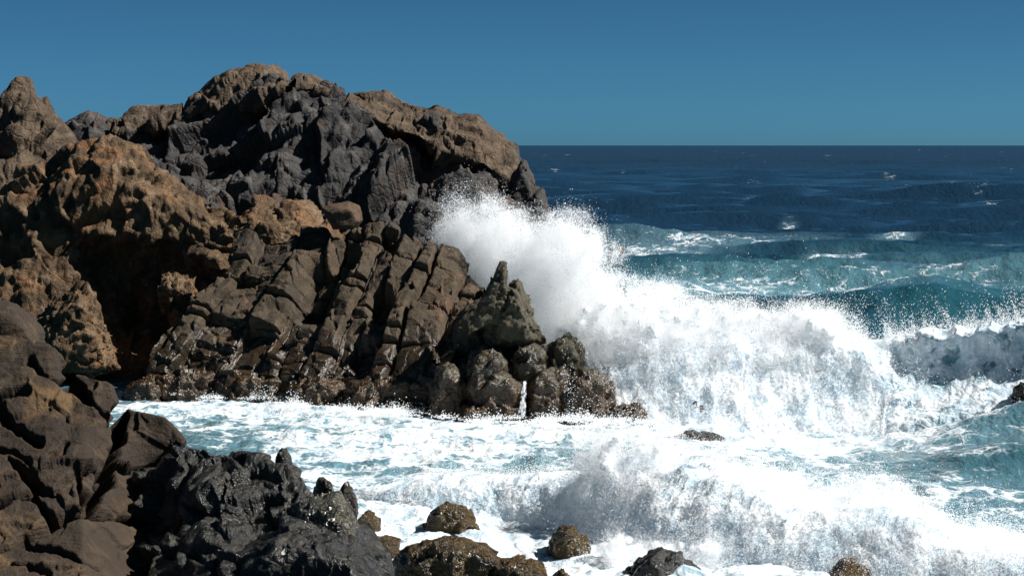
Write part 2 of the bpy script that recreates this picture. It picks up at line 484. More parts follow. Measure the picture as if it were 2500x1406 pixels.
# (px, py, half width, half height, strength): where foam floats, read on the flat water
FOAM = [(650, 1010, 420, 75, 0.64), (950, 1100, 420, 110, 0.68), (1350, 1080, 300, 60, 0.74), (600, 960, 260, 30, 0.7),
        (1900, 1060, 520, 45, 0.85), (2350, 1010, 350, 40, 0.7), (1750, 1120, 300, 50, 0.6), (2250, 1105, 400, 40, 0.42),
        (2000, 1200, 300, 70, 0.55), (2380, 1220, 260, 60, 0.5), (2400, 1330, 300, 90, 0.62), (1900, 1340, 500, 90, 0.95),
        (1050, 1310, 300, 70, 0.95), (1250, 1350, 220, 70, 0.9), (1500, 1380, 500, 80, 0.9), (1000, 1420, 600, 60, 0.8),
        (1800, 705, 330, 36, 0.5), (1600, 615, 150, 13, 0.5), (2050, 735, 220, 26, 0.45), (2250, 700, 300, 45, 0.32),
        (1750, 600, 200, 14, 0.34), (2040, 635, 60, 6, 0.6), (2180, 597, 45, 5, 0.5), (2250, 742, 60, 7, 0.6), (1860, 610, 50, 6, 0.5),
        (1925, 548, 18, 2.2, 0.5), (2390, 477, 40, 5, 0.36), (2420, 503, 30, 3.5, 0.34), (1890, 488, 60, 5, 0.4), (1960, 492, 40, 4, 0.38),
        (2020, 380, 8, 1.0, 0.42), (1815, 374, 5, 0.8, 0.4), (1745, 370, 4, 0.8, 0.4), (2245, 366, 4, 0.8, 0.4), (2445, 371, 5, 0.8, 0.4),
        (1385, 378, 7, 1.0, 0.4), (1330, 380, 5, 0.8, 0.4), (2460, 612, 50, 5, 0.5), (2300, 655, 120, 8, 0.34)]
for k in range(70):
    y = 356.5 + 120 * R.random() ** 2.2
    FOAM.append((R.uniform(1250, 2600), y, R.uniform(3, 12) * (0.5 + (y - 356) / 60), 0.3 + (y - 356) * 0.018, R.uniform(0.1, 0.36)))
SHAL = [(1750, 612, 280, 24, 0.2), (1850, 708, 520, 55, 0.9), (2250, 735, 360, 85, 0.75), (2350, 670, 360, 50, 0.3), (2300, 790, 400, 70, 0.5),
        (1700, 1100, 1200, 160, 0.7), (1500, 1300, 1400, 130, 0.6), (600, 1000, 700, 120, 0.85), (1300, 850, 900, 90, 0.7)]

def blob(spec, px, py, wob):
    o = np.zeros_like(px)
    for cx, cy, rx, ry, a in spec:
        m = (np.abs(px - cx) < 2.2 * rx) & (np.abs(py - cy) < 2.2 * ry)
        if not m.any():
            continue
        d = ((px[m] - cx) / rx) ** 2 + ((py[m] - cy) / ry) ** 2
        o[m] = np.maximum(o[m], a * np.exp(-0.5 * d ** 1.5 * (1 + 0.7 * wob[m])))
    return o

# wave trains: wavelength, direction, height; the long ones come in from the right and far
WAVES = []
for k in range(110):
    lam = 1.6 * (90 / 1.6) ** R.random()
    ang = math.radians(252) + R.normal() * (0.3 + 0.25 * (lam < 4))
    WAVES.append((lam, math.cos(ang), math.sin(ang), (0.0125 * lam ** 0.66 if lam < 5 else 0.0125 * lam ** 0.8 if lam < 18 else 0.02 * lam ** 0.45) * R.uniform(0.5, 1.4), R.uniform(0, 6.28)))
FARW = []
for k in range(44):
    lam = R.uniform(16, 60)
    ang = math.radians(255) + R.normal() * 0.38
    FARW.append((lam, math.cos(ang), math.sin(ang), 0.0034 * lam * R.uniform(0.4, 1.2), R.uniform(0, 6.28)))
# single swells (x0, y0, x1, y1, height, back width, front width)
SWELLS = [(12.0, 74.0, 36.0, 124.0, 0.9, 5.0, 2.6), (29.0, 232, 41, 236, 1.1, 9.0, 4.0),
          (4.0, 112, 22, 118, 0.4, 5.0, 2.5), (30, 96, 60, 130, 1.0, 6.0, 3.0), (13.5, 52.5, 22.0, 55.5, 0.55, 2.2, 1.0), (12, 47, 22, 49.5, 0.35, 1.8, 0.9)]

def sea_height(x, y, dy):
    z = np.zeros_like(x)
    calm = 0.3 + 0.45 * sstep(58, 90, y + 0.6 * x)
    for lam, cx, cy_, a, ph in WAVES:
        keep = 1 - sstep(0.22, 0.5, dy / lam)
        kk = 2 * math.pi / lam
        s = np.sin(kk * (x * cx + y * cy_) + ph)
        z += keep * a * (s + 0.5 * (s * s - 0.5) * 2) * (calm * (1 + 0.2 * sstep(70, 160, y)) if 5 < lam < 20 else calm if lam < 30 else 0.2 + 0.5 * sstep(60, 110, y))
    fw = sstep(110, 320, y)
    for lam, cx, cy_, a, ph in FARW:
        keep = 1 - sstep(0.25, 0.5, dy / lam)
        s = np.sin(2 * math.pi / lam * (x * cx + y * cy_) + ph)
        z += keep * a * fw * (s + 0.4 * (s * s - 0.5) * 2)
    for x0, y0, x1, y1, h, wb, wf in SWELLS:
        ex, ey = x1 - x0, y1 - y0; l = math.hypot(ex, ey); ex /= l; ey /= l
        t = (x - x0) * ex + (y - y0) * ey
        n = -(x - x0) * ey + (y - y0) * ex
        n = n + 1.2 * np.sin(t * 0.21 + x0)
        fade = sstep(-0.35 * l, 0.15 * l, t) * (1 - sstep(0.8 * l, 1.4 * l, t))
        z += h * fade * np.where(n > 0, np.exp(-(n / wb) ** 2), np.exp(-(n / wf) ** 2))
    z += 0.42 * sstep(42, 48, y) * (1 - sstep(63, 72, y)) * (1 - sstep(5, 10, x))
    z += np.clip(0.165 * (x - 9), 0, 2.2) * sstep(43, 52, y) * (1 - sstep(57, 66, y))
    return z

def build_sea():
    py = np.concatenate([np.arange(1900, 700, -3.9), np.arange(700, 400, -1.5), np.arange(400, 356, -0.7), [355.8, 355.6, 355.4]])
    D = HC * F / (py - 355)
    D = np.concatenate([[6.0, 14.0], D])
    s = np.concatenate([[-2.5, -1.0, -0.6, -0.45], np.linspace(-0.34, 0.34, 510), [0.45, 0.6, 1.0, 2.5]])
    X = s[None, :] * D[:, None]; Y = np.repeat(D[:, None], len(s), 1)
    dy = np.gradient(D)[:, None] + 0 * X
    x, y = X.ravel(), Y.ravel()
    px, pyv = 1250 + F * x / y, 355 + HC * F / y
    wob = fbm(np.stack([x * 0.35, y * 0.35, 0 * x], -1), 3, 5) * 1.2
    foam = blob(FOAM, px, pyv, wob); shal = np.clip(blob(SHAL, px, pyv, wob * 0.5), 0, 1)
    z = sea_height(x, y, dy.ravel())
    near = y < 75
    q = np.stack([x[near], y[near], 0 * x[near]], -1)
    churn = 0.22 * billow(q * 0.8 + 3, 4, 21) + 0.10 * ridged(q * np.array([1.6, 1.6, 1]), 3, 25)
    z[near] += foam[near] * churn * (1 - sstep(65, 75, y[near]))
    # water standing in the ledge pool drops over a lip in the foreground
    V = np.stack([x, y, z], -1)
    far = sstep(90, 900, y)
    return new_mesh('sea', V, grid_faces(len(D), len(s)), M_SEA, attrs={'foam': foam, 'shallow': shal, 'far': far})

sea = tag(link('sea', build_sea()), 'open blue sea with foam streaks and small whitecaps out to the horizon', 'sea', kind='structure')

# ------------------------------------------------------------------ rock skins
def blur2(a, n=2):
    for _ in range(n):
        a = np.pad(a, 1, mode='edge')
        a = (a[:-2] + 2 * a[1:-1] + a[2:]) / 4
        a = (a[:, :-2] + 2 * a[:, 1:-1] + a[:, 2:]) / 4
    return a

def rough_disp(P, recipe, seed, calm=None, blur=1):
    V = P.reshape(-1, 3); N = grid_normals(P).reshape(-1, 3)
    d = np.zeros(len(V), np.float32)
    for kind, scale, amp in recipe:
        if kind == 'facet':
            f, e, _ = facets(V, scale, seed, 1.15, 0.28); d += amp * f * scale
        elif kind == 'slant':                     # long slanting slabs
            A = np.array([[0.22, 0.0, 0.39], [0.87, 0.1, -0.5], [0.05, 0.9, 0.0]])
            f, e, _ = facets(V @ A.T, scale, seed, 1.1, 0.3, 0.1); d += amp * f * scale
        elif kind == 'fbm':
            d += amp * fbm(V * scale, 5, seed)
        elif kind == 'ridge':
            d += amp * ridged(V * scale, 4, seed)
        elif kind == 'lump':
            f1, f2, h, v = voronoi(V * scale, seed); d += amp * (0.5 - f1 + 0.3 * (hrand(h, 2) - 0.5))
        elif kind == 'crack':
            f, e, _ = facets(V, scale, seed + 9); d -= amp * np.exp(-e / 0.06)
        seed += 13
    d = (0.2 * d.reshape(P.shape[:2]) + 0.8 * blur2(d.reshape(P.shape[:2]), blur)).ravel()
    if calm is not None:
        d = d * np.repeat(calm, P.shape[1])
    return V + N * d[:, None], d

def interp_line(pts, D, off=0.0):
    """outline (px, py) with a distance from a (px, D) table"""
    Dp = np.array(D, float)
    return [(p[0], p[1], float(np.interp(p[0], Dp[:, 0], Dp[:, 1])) + off) for p in pts]

def skin(name, lines, nu, nv, mat, recipe, seed, smooth=3, parent=None, crest=None, hold=0.3, blur=1):
    P = loft(lines, nu, nv, smooth)
    calm = None
    if crest is not None:                      # keep the measured crest line: break it up less
        top = np.argmax(np.median(P[..., 2], axis=1))
        dist = np.median(np.linalg.norm(P - P[top], axis=2), axis=1)
        calm = hold + (1 - hold) * sstep(0, crest, dist)
    V, d = rough_disp(P, recipe, seed, calm, blur)
    return link(name, new_mesh(name, V, grid_faces(nv, nu), mat), parent)

# --- far headland
ridge = [(120, 330), (170, 290), (215, 270), (240, 274), (262, 286), (300, 290), (332, 264), (365, 259), (402, 257), (430, 268), (446, 262), (458, 238), (485, 222),
         (530, 184), (560, 171), (600, 168), (635, 159), (662, 168), (688, 176), (697, 203), (716, 206), (735, 195), (765, 196), (788, 208), (800, 226), (846, 245), (870, 234),
         (905, 228), (938, 227), (952, 242), (1000, 256), (1045, 270), (1065, 264), (1090, 274), (1112, 281), (1165, 282), (1182, 300), (1196, 321), (1222, 337), (1250, 352), (1263, 382),
         (1268, 420), (1290, 520), (1330, 690)]
brk = [(120, 360), (200, 330), (300, 345), (440, 300), (520, 268), (600, 245), (660, 226), (720, 222), (800, 240), (880, 276), (960, 310), (1050, 340), (1150, 372), (1220, 425), (1270, 520), (1330, 690)]
D_face = [(100, 97), (450, 95.5), (800, 93.5), (1100, 91), (1330, 89)]
head_lines = [
    interp_line([(120, 830), (600, 830), (1000, 800), (1200, 790), (1330, 780)], D_face, -9.0),
    interp_line([(120, 600), (300, 600), (600, 590), (900, 600), (1100, 620), (1240, 650), (1330, 745)], D_face, -6.5),
    interp_line([(120, 470), (300, 450), (600, 440), (850, 450), (1050, 480), (1180, 520), (1270, 600), (1330, 720)], D_face, -3.6),
    interp_line(brk, D_face, 0.6),
    interp_line(ridge, D_face, 4.0),
    interp_line([(120, 500), (700, 420), (1200, 520), (1330, 700)], D_face, 14.0)]
headland = skin('headland', head_lines, 620, 300, M_HEAD,
                [('facet', 0.16, 1.3), ('slant', 0.4, 0.9), ('slant', 0.95, 0.5), ('slant', 2.0, 0.25), ('ridge', 1.3, 0.05), ('fbm', 3.0, 0.08), ('crack', 0.5, 0.22)], 101, 2, crest=3.0, hold=0.22, blur=2)
tag(headland, 'long dark rocky headland with a weathered brown crest against the sky', 'headland', kind='structure')

# brown weathered caps riding along the crest are parts of the headland
def cap(pts_top, pts_low, doff, seed, nu=160, nv=90):
    lines = [interp_line([(p[0], p[1] + 30) for p in pts_low], D_face, 2.8 + doff), interp_line(pts_low, D_face, 0.9 + doff),
             interp_line(pts_top, D_face, 3.4 + doff), interp_line([(p[0], p[1] + 60) for p in pts_top], D_face, 9.0 + doff)]
    return skin('cap_rock', lines, nu, nv, M_CAP, [('facet', 0.3, 0.7), ('facet', 0.9, 0.3), ('ridge', 1.1, 0.12), ('fbm', 3.0, 0.1)], seed, 2, headland, crest=1.5, hold=0.35)

cap([(448, 262), (460, 238), (485, 222), (530, 182), (560, 170), (600, 166), (635, 158), (662, 166), (688, 175), (697, 203), (700, 222)],
    [(448, 300), (480, 268), (520, 262), (560, 258), (600, 262), (640, 246), (680, 228), (700, 226)], -0.4, 201)
cap([(725, 203), (735, 194), (765, 194), (788, 207), (803, 228)], [(725, 214), (760, 218), (803, 232)], -0.3, 205, 70, 60)
cap([(845, 245), (870, 233), (905, 226), (938, 226), (952, 241), (1000, 255), (1045, 268), (1065, 263), (1090, 273), (1112, 280), (1165, 281), (1182, 299), (1196, 320), (1222, 336), (1250, 351), (1263, 381), (1270, 430)],
    [(845, 250), (900, 282), (960, 318), (1020, 330), (1060, 360), (1120, 385), (1180, 400), (1230, 440), (1262, 470), (1270, 480)], -0.5, 211, 260, 110)
cap([(262, 290), (300, 289), (332, 262), (365, 257), (402, 255), (430, 266), (446, 270)], [(262, 318), (300, 330), (350, 320), (400, 305), (446, 292)], -0.4, 217, 120, 70)

# rocks at the seaward foot of the headland
g = 'rocks at the seaward foot of the headland'
tag(outline_rock('sea_stack', [(1240, 470), (1246, 430), (1262, 400), (1276, 385), (1288, 392), (1300, 432), (1312, 470), (1318, 520), (1230, 520)], 86.5, 3.0, M_HEAD, n=26, bump=0.22, bscale=0.6, seed=301),
    'small pointed brown rock standing at the seaward tip of the headland', 'rock', g)
tag(boulder('sea_rock', 1285, 1345, 455, 560, 85.5, 2.5, M_HEAD, seed=302, n=22, bump=0.22, bscale=0.6), 'low blocky dark rock on the seaward side of the pointed rock', 'rock', g)
tag(boulder('sea_rock', 1040, 1250, 400, 600, 86, 4.0, M_HEAD, seed=303, n=34, bump=0.3, bscale=0.55, sink=0.2), 'brown-topped rock mass between the headland face and the pointed rock', 'rock', g)
tag(boulder('sea_rock', 965, 1110, 470, 640, 84, 3.5, M_HEAD, seed=304, n=32, bump=0.3, bscale=0.55, sink=0.2), 'dark jagged rock just left of the tall white plume', 'rock', g)
tag(boulder('sea_rock', 1110, 1330, 470, 640, 83.5, 3.0, M_HEAD, seed=305, n=32, bump=0.3, bscale=0.55, sink=0.2), 'dark rock shelf right behind the top of the white plume', 'rock', g)

# --- brown crag on the left skyline
D_crag = [(-300, 80), (0, 79), (260, 80)]
crag_top = [(-260, 260), (-120, 300), (0, 232), (18, 214), (28, 196), (40, 184), (60, 179), (78, 184), (88, 198), (92, 222), (100, 231), (114, 229), (124, 250), (140, 272), (160, 292), (185, 322), (205, 375), (235, 430), (270, 520)]
crag = skin('crag', [
    interp_line([(-260, 760), (0, 760), (270, 740)], D_crag, -4), interp_line([(-260, 560), (0, 540), (130, 520), (270, 580)], D_crag, -2.2),
    interp_line([(-260, 400), (-60, 370), (40, 330), (120, 350), (190, 420), (270, 545)], D_crag, -0.8), interp_line(crag_top, D_crag, 1.2), interp_line([(-260, 500), (270, 600)], D_crag, 7)],
    230, 200, M_CAP, [('facet', 0.3, 0.85), ('facet', 0.9, 0.4), ('ridge', 1.0, 0.16), ('fbm', 3.0, 0.12), ('crack', 0.5, 0.2)], 401, 2, crest=2.0, hold=0.25)
tag(crag, 'brown crag with a rounded knob on top at the landward end of the headland', 'crag')

# --- ochre rubble cliff with a cave
D_cl = [(-300, 70), (100, 68.5), (400, 68), (640, 66.5), (860, 66)]
cl_top = [(-260, 520), (-80, 500), (0, 470), (55, 440), (120, 414), (165, 376), (200, 366), (240, 356), (300, 358), (345, 368), (366, 408), (410, 444), (470, 470), (520, 488), (560, 508), (588, 548),
          (602, 512), (625, 490), (646, 514), (680, 528), (700, 502), (722, 508), (740, 505), (762, 522), (786, 545), (830, 570), (870, 600)]
cliff = skin('ochre_cliff', [
    interp_line([(-260, 1000), (300, 960), (870, 960)], D_cl, -4.5),
    interp_line([(-260, 900), (100, 900), (200, 895), (300, 888), (400, 880), (520, 880), (870, 900)], D_cl, -2.8),
    interp_line([(-260, 760), (60, 780), (130, 800), (220, 800), (330, 800), (450, 780), (560, 760), (870, 780)], [(-300, 66), (60, 65), (130, 65.2), (220, 66.4), (330, 68.2), (430, 67), (520, 64.8), (860, 65)]),
    interp_line([(-260, 640), (60, 650), (130, 640), (220, 610), (330, 625), (450, 640), (560, 650), (870, 690)], [(-300, 67), (60, 66.2), (130, 66.4), (220, 67.2), (330, 68.2), (450, 66.8), (560, 65.6), (860, 65.6)]),
    interp_line([(-260, 610), (60, 620), (130, 600), (220, 570), (330, 585), (450, 600), (560, 625), (870, 660)], D_cl, -1.7),
    interp_line([(-260, 570), (60, 560), (200, 520), (330, 520), (450, 545), (560, 570), (870, 640)], D_cl, -1.4),
    interp_line([(-260, 540), (60, 500), (200, 440), (330, 455), (450, 500), (560, 545), (620, 540), (870, 620)], D_cl, -1.0),
    interp_line(cl_top, D_cl, 0.8),
    interp_line([(-260, 760), (870, 760)], D_cl, 8)],
    460, 310, M_OCHRE, [('facet', 0.35, 0.5), ('facet', 0.9, 0.32), ('lump', 2.4, 0.16), ('lump', 5.0, 0.11), ('ridge', 1.2, 0.14), ('fbm', 5, 0.06)], 501, 10)
tag(cliff, 'rough ochre rubble cliff with a shadowed cave at its foot', 'cliff')
for nm, poly, D, dep, sd in (('buttress', [(70, 800), (110, 735), (160, 690), (200, 662), (240, 712), (272, 800), (305, 905), (240, 940), (40, 940)], 63.4, 5.0, 511),
                             ('rock_pillar', [(388, 668), (430, 655), (480, 668), (478, 720), (470, 790), (425, 830), (400, 760)], 64.6, 1.6, 512),
                             ('rock_pillar', [(468, 770), (500, 745), (505, 790), (480, 822), (462, 815)], 64.2, 0.8, 513),
                             ('rock_pillar', [(362, 870), (420, 790), (470, 815), (520, 870), (500, 930), (380, 930)], 63.4, 2.0, 514)):
    o = outline_rock(nm, poly, D, dep, M_OCHRE, n=44, bump=0.3, bscale=1.0, soft=10, seed=sd, parent=cliff)

# --- jointed columnar outcrop, one object for each block
def columns():
    base = [(330, 985), (500, 990), (700, 1010), (900, 1030), (1120, 1040)]
    low = [(360, 890), (500, 905), (700, 920), (900, 930), (1090, 905)]
    mid = [(470, 745), (620, 750), (800, 770), (1000, 760), (1140, 760)]
    hi = [(560, 640), (680, 640), (800, 640), (1000, 655), (1165, 715)]
    top = [(590, 590), (620, 566), (690, 575), (750, 560), (800, 552), (850, 558), (880, 572), (905, 548), (940, 544), (965, 556), (985, 576), (1010, 590), (1050, 605), (1090, 613), (1112, 614), (1130, 650), (1165, 690), (1190, 712)]
    D0 = [(330, 60.2), (600, 59.0), (900, 57.6), (1200, 56.4)]
    P = loft([interp_line(base, D0, -0.9), interp_line(low, D0, -0.3), interp_line(mid, D0, 1.8), interp_line(hi, D0, 3.3), interp_line(top, D0, 5.0), interp_line([(590, 700), (1190, 760)], D0, 8.5)], 500, 340, 4)
    nv, nu = P.shape[:2]
    N = grid_normals(P)
    # metric coordinates on the skin
    su = np.concatenate([[0], np.cumsum(np.linalg.norm(np.diff(P[nv // 2], axis=0), axis=1))])
    tv = np.concatenate([[0], np.cumsum(np.linalg.norm(np.diff(P[:, nu // 2], axis=0), axis=1))])
    S, T = np.meshgrid(su, tv)
    flat = np.stack([S.ravel(), T.ravel(), 0 * S.ravel()], -1)
    S = S + 0.28 * fbm(flat * 0.35, 3, 31).reshape(S.shape) + 0.035 * fbm(flat * 2.5, 3, 35).reshape(S.shape)
    T = T + 0.25 * fbm(flat * 0.6 + 9, 3, 41).reshape(S.shape)
    rr = np.random.default_rng(77)
    edges = [-1.0]
    while edges[-1] < su[-1] + 1:
        edges.append(edges[-1] + rr.choice([rr.uniform(0.4, 0.6), rr.uniform(0.65, 0.95), rr.uniform(0.95, 1.35)]))
    edges = np.array(edges)
    ci = np.clip(np.searchsorted(edges, S) - 1, 0, len(edges) - 2)
    ds = np.minimum(S - edges[ci], edges[ci + 1] - S)
    cell = np.zeros_like(ci); dt = np.zeros_like(S); off = np.zeros_like(S)
    ta, tb = np.zeros_like(S), np.zeros_like(S); cs, ct = np.zeros_like(S), np.zeros_like(S)
    nid = 0
    for c in range(len(edges) - 1):
        m = ci == c
        w = edges[c + 1] - edges[c]
        j = [-1.0]
        while j[-1] < tv[-1] + 2:
            j.append(j[-1] + rr.choice([rr.uniform(0.35, 0.7), rr.uniform(0.8, 1.6), rr.uniform(1.5, 2.8)]))
        j = np.array(j)
        k = np.clip(np.searchsorted(j, T[m] + 0.15 * (S[m] - edges[c]) * rr.normal()) - 1, 0, len(j) - 2)
        dt[m] = np.minimum(T[m] - j[k], j[k + 1] - T[m])
        cell[m] = nid + k
        colo = rr.uniform(-0.25, 0.3)
        o_ = colo + rr.uniform(-0.12, 0.14, len(j)); o_[rr.random(len(j)) < 0.1] -= 0.35
        off[m] = o_[k]
        ta[m] = rr.normal(0, 0.16, len(j))[k]; tb[m] = rr.normal(0, 0.13, len(j))[k]
        cs[m] = S[m] - (edges[c] + edges[c + 1]) / 2; ct[m] = T[m] - ((j[k] + j[k + 1]) / 2)
        nid += len(j)
    de = np.maximum(np.minimum(ds, dt), 0)
    body = off + ta * cs + tb * ct
    rnd = np.sqrt(np.clip(1 - (1 - np.clip(de / 0.15, 0, 1)) ** 2, 0, 1))
    h = body * sstep(0, 0.1, de) + 0.17 * rnd - 0.08
    h -= (0.34 * np.exp(-np.maximum(ds, 0) / 0.045) + 0.2 * np.exp(-np.maximum(dt, 0) / 0.03)) * np.clip(0.55 + 1.2 * fbm(flat * 0.9, 3, 91).reshape(S.shape), 0.15, 1.3)
    V = P.reshape(-1, 3)
    # hollows where blocks have fallen out
    for hx, hy, rad, dep in ((770, 700, 0.9, 0.9), (840, 630, 0.6, 0.7), (930, 740, 0.5, 0.6), (880, 860, 0.5, 0.5)):
        D_ = np.interp(hx, [d[0] for d in D0], [d[1] for d in D0]) + np.interp(hy, [560, 900], [4.6, -0.2])
        c = W(hx, hy, D_)
        dd = np.linalg.norm((V - c) * np.array([1.2, 0.6, 0.7]), axis=1)
        h -= (dep * (1 - sstep(rad * 0.5, rad * 1.25, dd))).reshape(h.shape)
    h += 0.05 * fbm(V * 1.6, 4, 61).reshape(h.shape) + 0.06 * facets(V, 0.9, 62)[0].reshape(h.shape) + 0.22 * facets(V, 2.2, 63)[0].reshape(h.shape)
    Q = P + N * h[..., None]
    # taper pieces to the crest so that the column ends stand up separately
    Q[..., 2] += (0.35 * (body - 0.05) * sstep(tv[-1] * 0.5, tv[-1] * 0.68, T))
    root = empty('columnar_outcrop', W(760, 1000, 60))
    ch = split_grid(Q, cell.ravel(), 'block', M_COL, root)
    keep_parent(ch, root)
    return root
bpy.context.view_layer.update()
outcrop = tag(columns(), 'brown outcrop of tilted jointed rock columns between the cave and the spiked rock', 'rock outcrop')
bpy.context.view_layer.update()

tag(outline_rock('boulder', [(782, 508), (812, 496), (850, 492), (880, 502), (888, 540), (868, 562), (812, 562)], 63.0, 1.6, M_COL, n=26, bump=0.04, seed=601, soft=60),
    'angular brown boulder perched on top of the jointed outcrop', 'boulder')

# --- spiked rock
spike = tag(outline_rock('spiked_rock', [(1182, 820), (1205, 745), (1245, 690), (1262, 686), (1278, 700), (1294, 742), (1326, 832), (1300, 850), (1200, 850)], 56.6, 2.4, M_SPIKE, n=40, bump=0.22, bscale=1.2, soft=60, seed=611),
            'olive rock with an upright pointed fin, standing against the white spray', 'rock')
outline_rock('fin', [(1146, 800), (1165, 745), (1188, 705), (1202, 676), (1214, 648), (1228, 639), (1238, 641), (1240, 690), (1242, 760), (1236, 800)], 56.3, 1.3, M_SPIKE, n=40, bump=0.2, bscale=1.2, soft=60, seed=613, taper=0.7, parent=spike)

outline_rock('rock_base', [(1085, 880), (1100, 790), (1150, 735), (1200, 715), (1250, 750), (1270, 860)], 58.6, 2.4, M_SPIKE, n=36, bump=0.12, soft=24, seed=615, taper=0.8, parent=spike)

# --- shore rocks at the foot of the outcrop
D_s = [(780, 58.5), (1000, 57), (1560, 56)]
tag(skin('shore_ledge', [interp_line([(780, 1040), (1150, 1060), (1600, 1060)], D_s, -2.2), interp_line([(780, 985), (1000, 1005), (1150, 1020), (1400, 1010), (1600, 1045)], D_s, -1.5),
     interp_line([(780, 940), (1000, 920), (1150, 900), (1300, 900), (1450, 930), (1600, 1035)], D_s, -0.4),
     interp_line([(780, 930), (900, 905), (1000, 890), (1120, 835), (1200, 810), (1330, 830), (1420, 868), (1500, 940), (1560, 1005), (1600, 1030)], D_s, 1.2), interp_line([(780, 1000), (1600, 1050)], D_s, 4.5)],
     280, 140, M_BASE, [('facet', 0.6, 0.35), ('facet', 1.5, 0.2), ('fbm', 2.0, 0.14), ('facet', 4, 0.07)], 620, 2), 'weedy rock ledge joining the shore rocks below the spiked rock', 'rock ledge')
g = 'weedy rocks along the foot of the outcrop'
shore = [
    ('olive rounded boulder beside the foot of the spiked rock', 1322, 1428, 814, 905, 56.2, 1.6, M_SPIKE, 0),
    ('low broken rock filling the gap between spiked rock and rounded boulder', 1240, 1350, 835, 920, 55.9, 1.8, M_BASE, 0),
    ('grey-green lumpy rock below the shaded side of the spiked rock', 1120, 1260, 835, 1000, 55.6, 2.0, M_BASE, 0),
    ('square-shouldered wet rock with a brown weed skirt', 1040, 1155, 878, 1030, 55.7, 1.8, M_BASE, 0),
    ('broad brown weedy rock at the foot of the columns', 820, 1070, 895, 1015, 57.2, 2.2, M_BASE, 0),
    ('dark weed-hung rock left of the little waterfall', 1140, 1285, 890, 1040, 55.2, 1.6, M_BASE, 0),
    ('weed-hung rock right of the little waterfall', 1276, 1400, 880, 1035, 55.2, 1.6, M_BASE, 0),
    ('rounded brown weed-covered rock at the seaward end of the shore', 1370, 1512, 888, 1040, 55.3, 2.0, M_BASE, 0),
    ('low wedge of brown rock sloping into the surf below the spray', 1480, 1580, 985, 1050, 54.9, 1.4, M_BASE, 0),
    ('small dark brown rock awash at the foot of the weedy rocks', 1105, 1205, 985, 1045, 54.6, 1.0, M_BASE, 0),
    ('pale washed ledge under the left end of the columns', 350, 560, 895, 962, 59.6, 1.8, M_BASE, 0),
    ('washed ledge in the middle below the columns', 520, 720, 908, 972, 58.9, 1.8, M_BASE, 0),
    ('washed dark ledge next to the broad weedy rock', 680, 870, 915, 990, 57.9, 1.8, M_BASE, 0),
    ('small dark rock ringed by foam in the cave mouth', 290, 400, 925, 990, 58.6, 1.4, M_BASE, 0),
]
for k, (lab, x0, x1, y0, y1, D, dep, m, s) in enumerate(shore):
    tag(boulder('shore_rock', x0, x1, y0, y1, D, dep, m, seed=640 + k, n=28, bump=0.2, soft=26, bscale=1.1, npts=8, mound=0.22), lab, 'rock', g)

# --- near left slabs
def slab_mass(name, lines, nu, nv, mat, seed, cell, gap, depth, label, cat, piece, rough, offs=0.15, aniso=(1, 1), rot=0.0, tilt=0.5, crk=0.4):
    P = loft(lines, nu, nv, 3)
    N = grid_normals(P)
    su = np.concatenate([[0], np.cumsum(np.linalg.norm(np.diff(P[nv // 2], axis=0), axis=1))])
    tv = np.concatenate([[0], np.cumsum(np.linalg.norm(np.diff(P[:, nu // 2], axis=0), axis=1))])
    S, T = np.meshgrid(su, tv)
    ca, sa = math.cos(rot), math.sin(rot)
    q = np.stack([(S * ca + T * sa).ravel() / aniso[0], (T * ca - S * sa).ravel() / aniso[1], 0 * S.ravel() + 0.5], -1) / cell
    q[:, :2] += 0.28 * np.stack([fbm(q * 1.4 + 5, 4, seed), fbm(q * 1.4 + 15, 4, seed + 4)], -1)
    q[:, 2] = 0.5
    f1, f2, h, v = voronoi(q, seed, 0.9)
    de = (f2 - f1) * cell * 0.5
    V = P.reshape(-1, 3)
    wv = np.clip(crk + 2.2 * fbm(V * 0.8, 4, seed + 8), 0.0, 1.6)
    t1, t2 = (hrand(h, 1) - 0.5), (hrand(h, 2) - 0.5)
    body = (hrand(h, 3) - 0.5) * 2 * offs + (v[:, 0] * t1 + v[:, 1] * t2) * cell * tilt
    d = body * sstep(0, 0.07, de) - depth * wv * np.exp(-(de / (gap * (0.3 + wv))) ** 1.3)
    sd = seed + 20
    for kind, scale, amp in rough:
        if kind == 'facet':
            d += amp * facets(V, scale, sd, 1.1, 0.12)[0] * scale
        elif kind == 'crack':
            d -= amp * np.exp(-facets(V, scale, sd, warp=0.5)[1] / 0.03) * sstep(-0.1, 0.2, fbm(V * 0.8, 2, sd))
        elif kind == 'lump':
            a, b, hh, _ = voronoi(V * scale, sd); d += amp * (0.5 - a)
        else:
            d += amp * fbm(V * scale, 5, sd)
        sd += 7
    Q = P + N * blur2(d.reshape(S.shape), 1)[..., None]
    root = empty(name, Q[0, nu // 2])
    bpy.context.view_layer.update()
    keep_parent(split_grid(Q, h.astype(np.int64), piece, mat, root), root)
    return tag(root, label, cat)

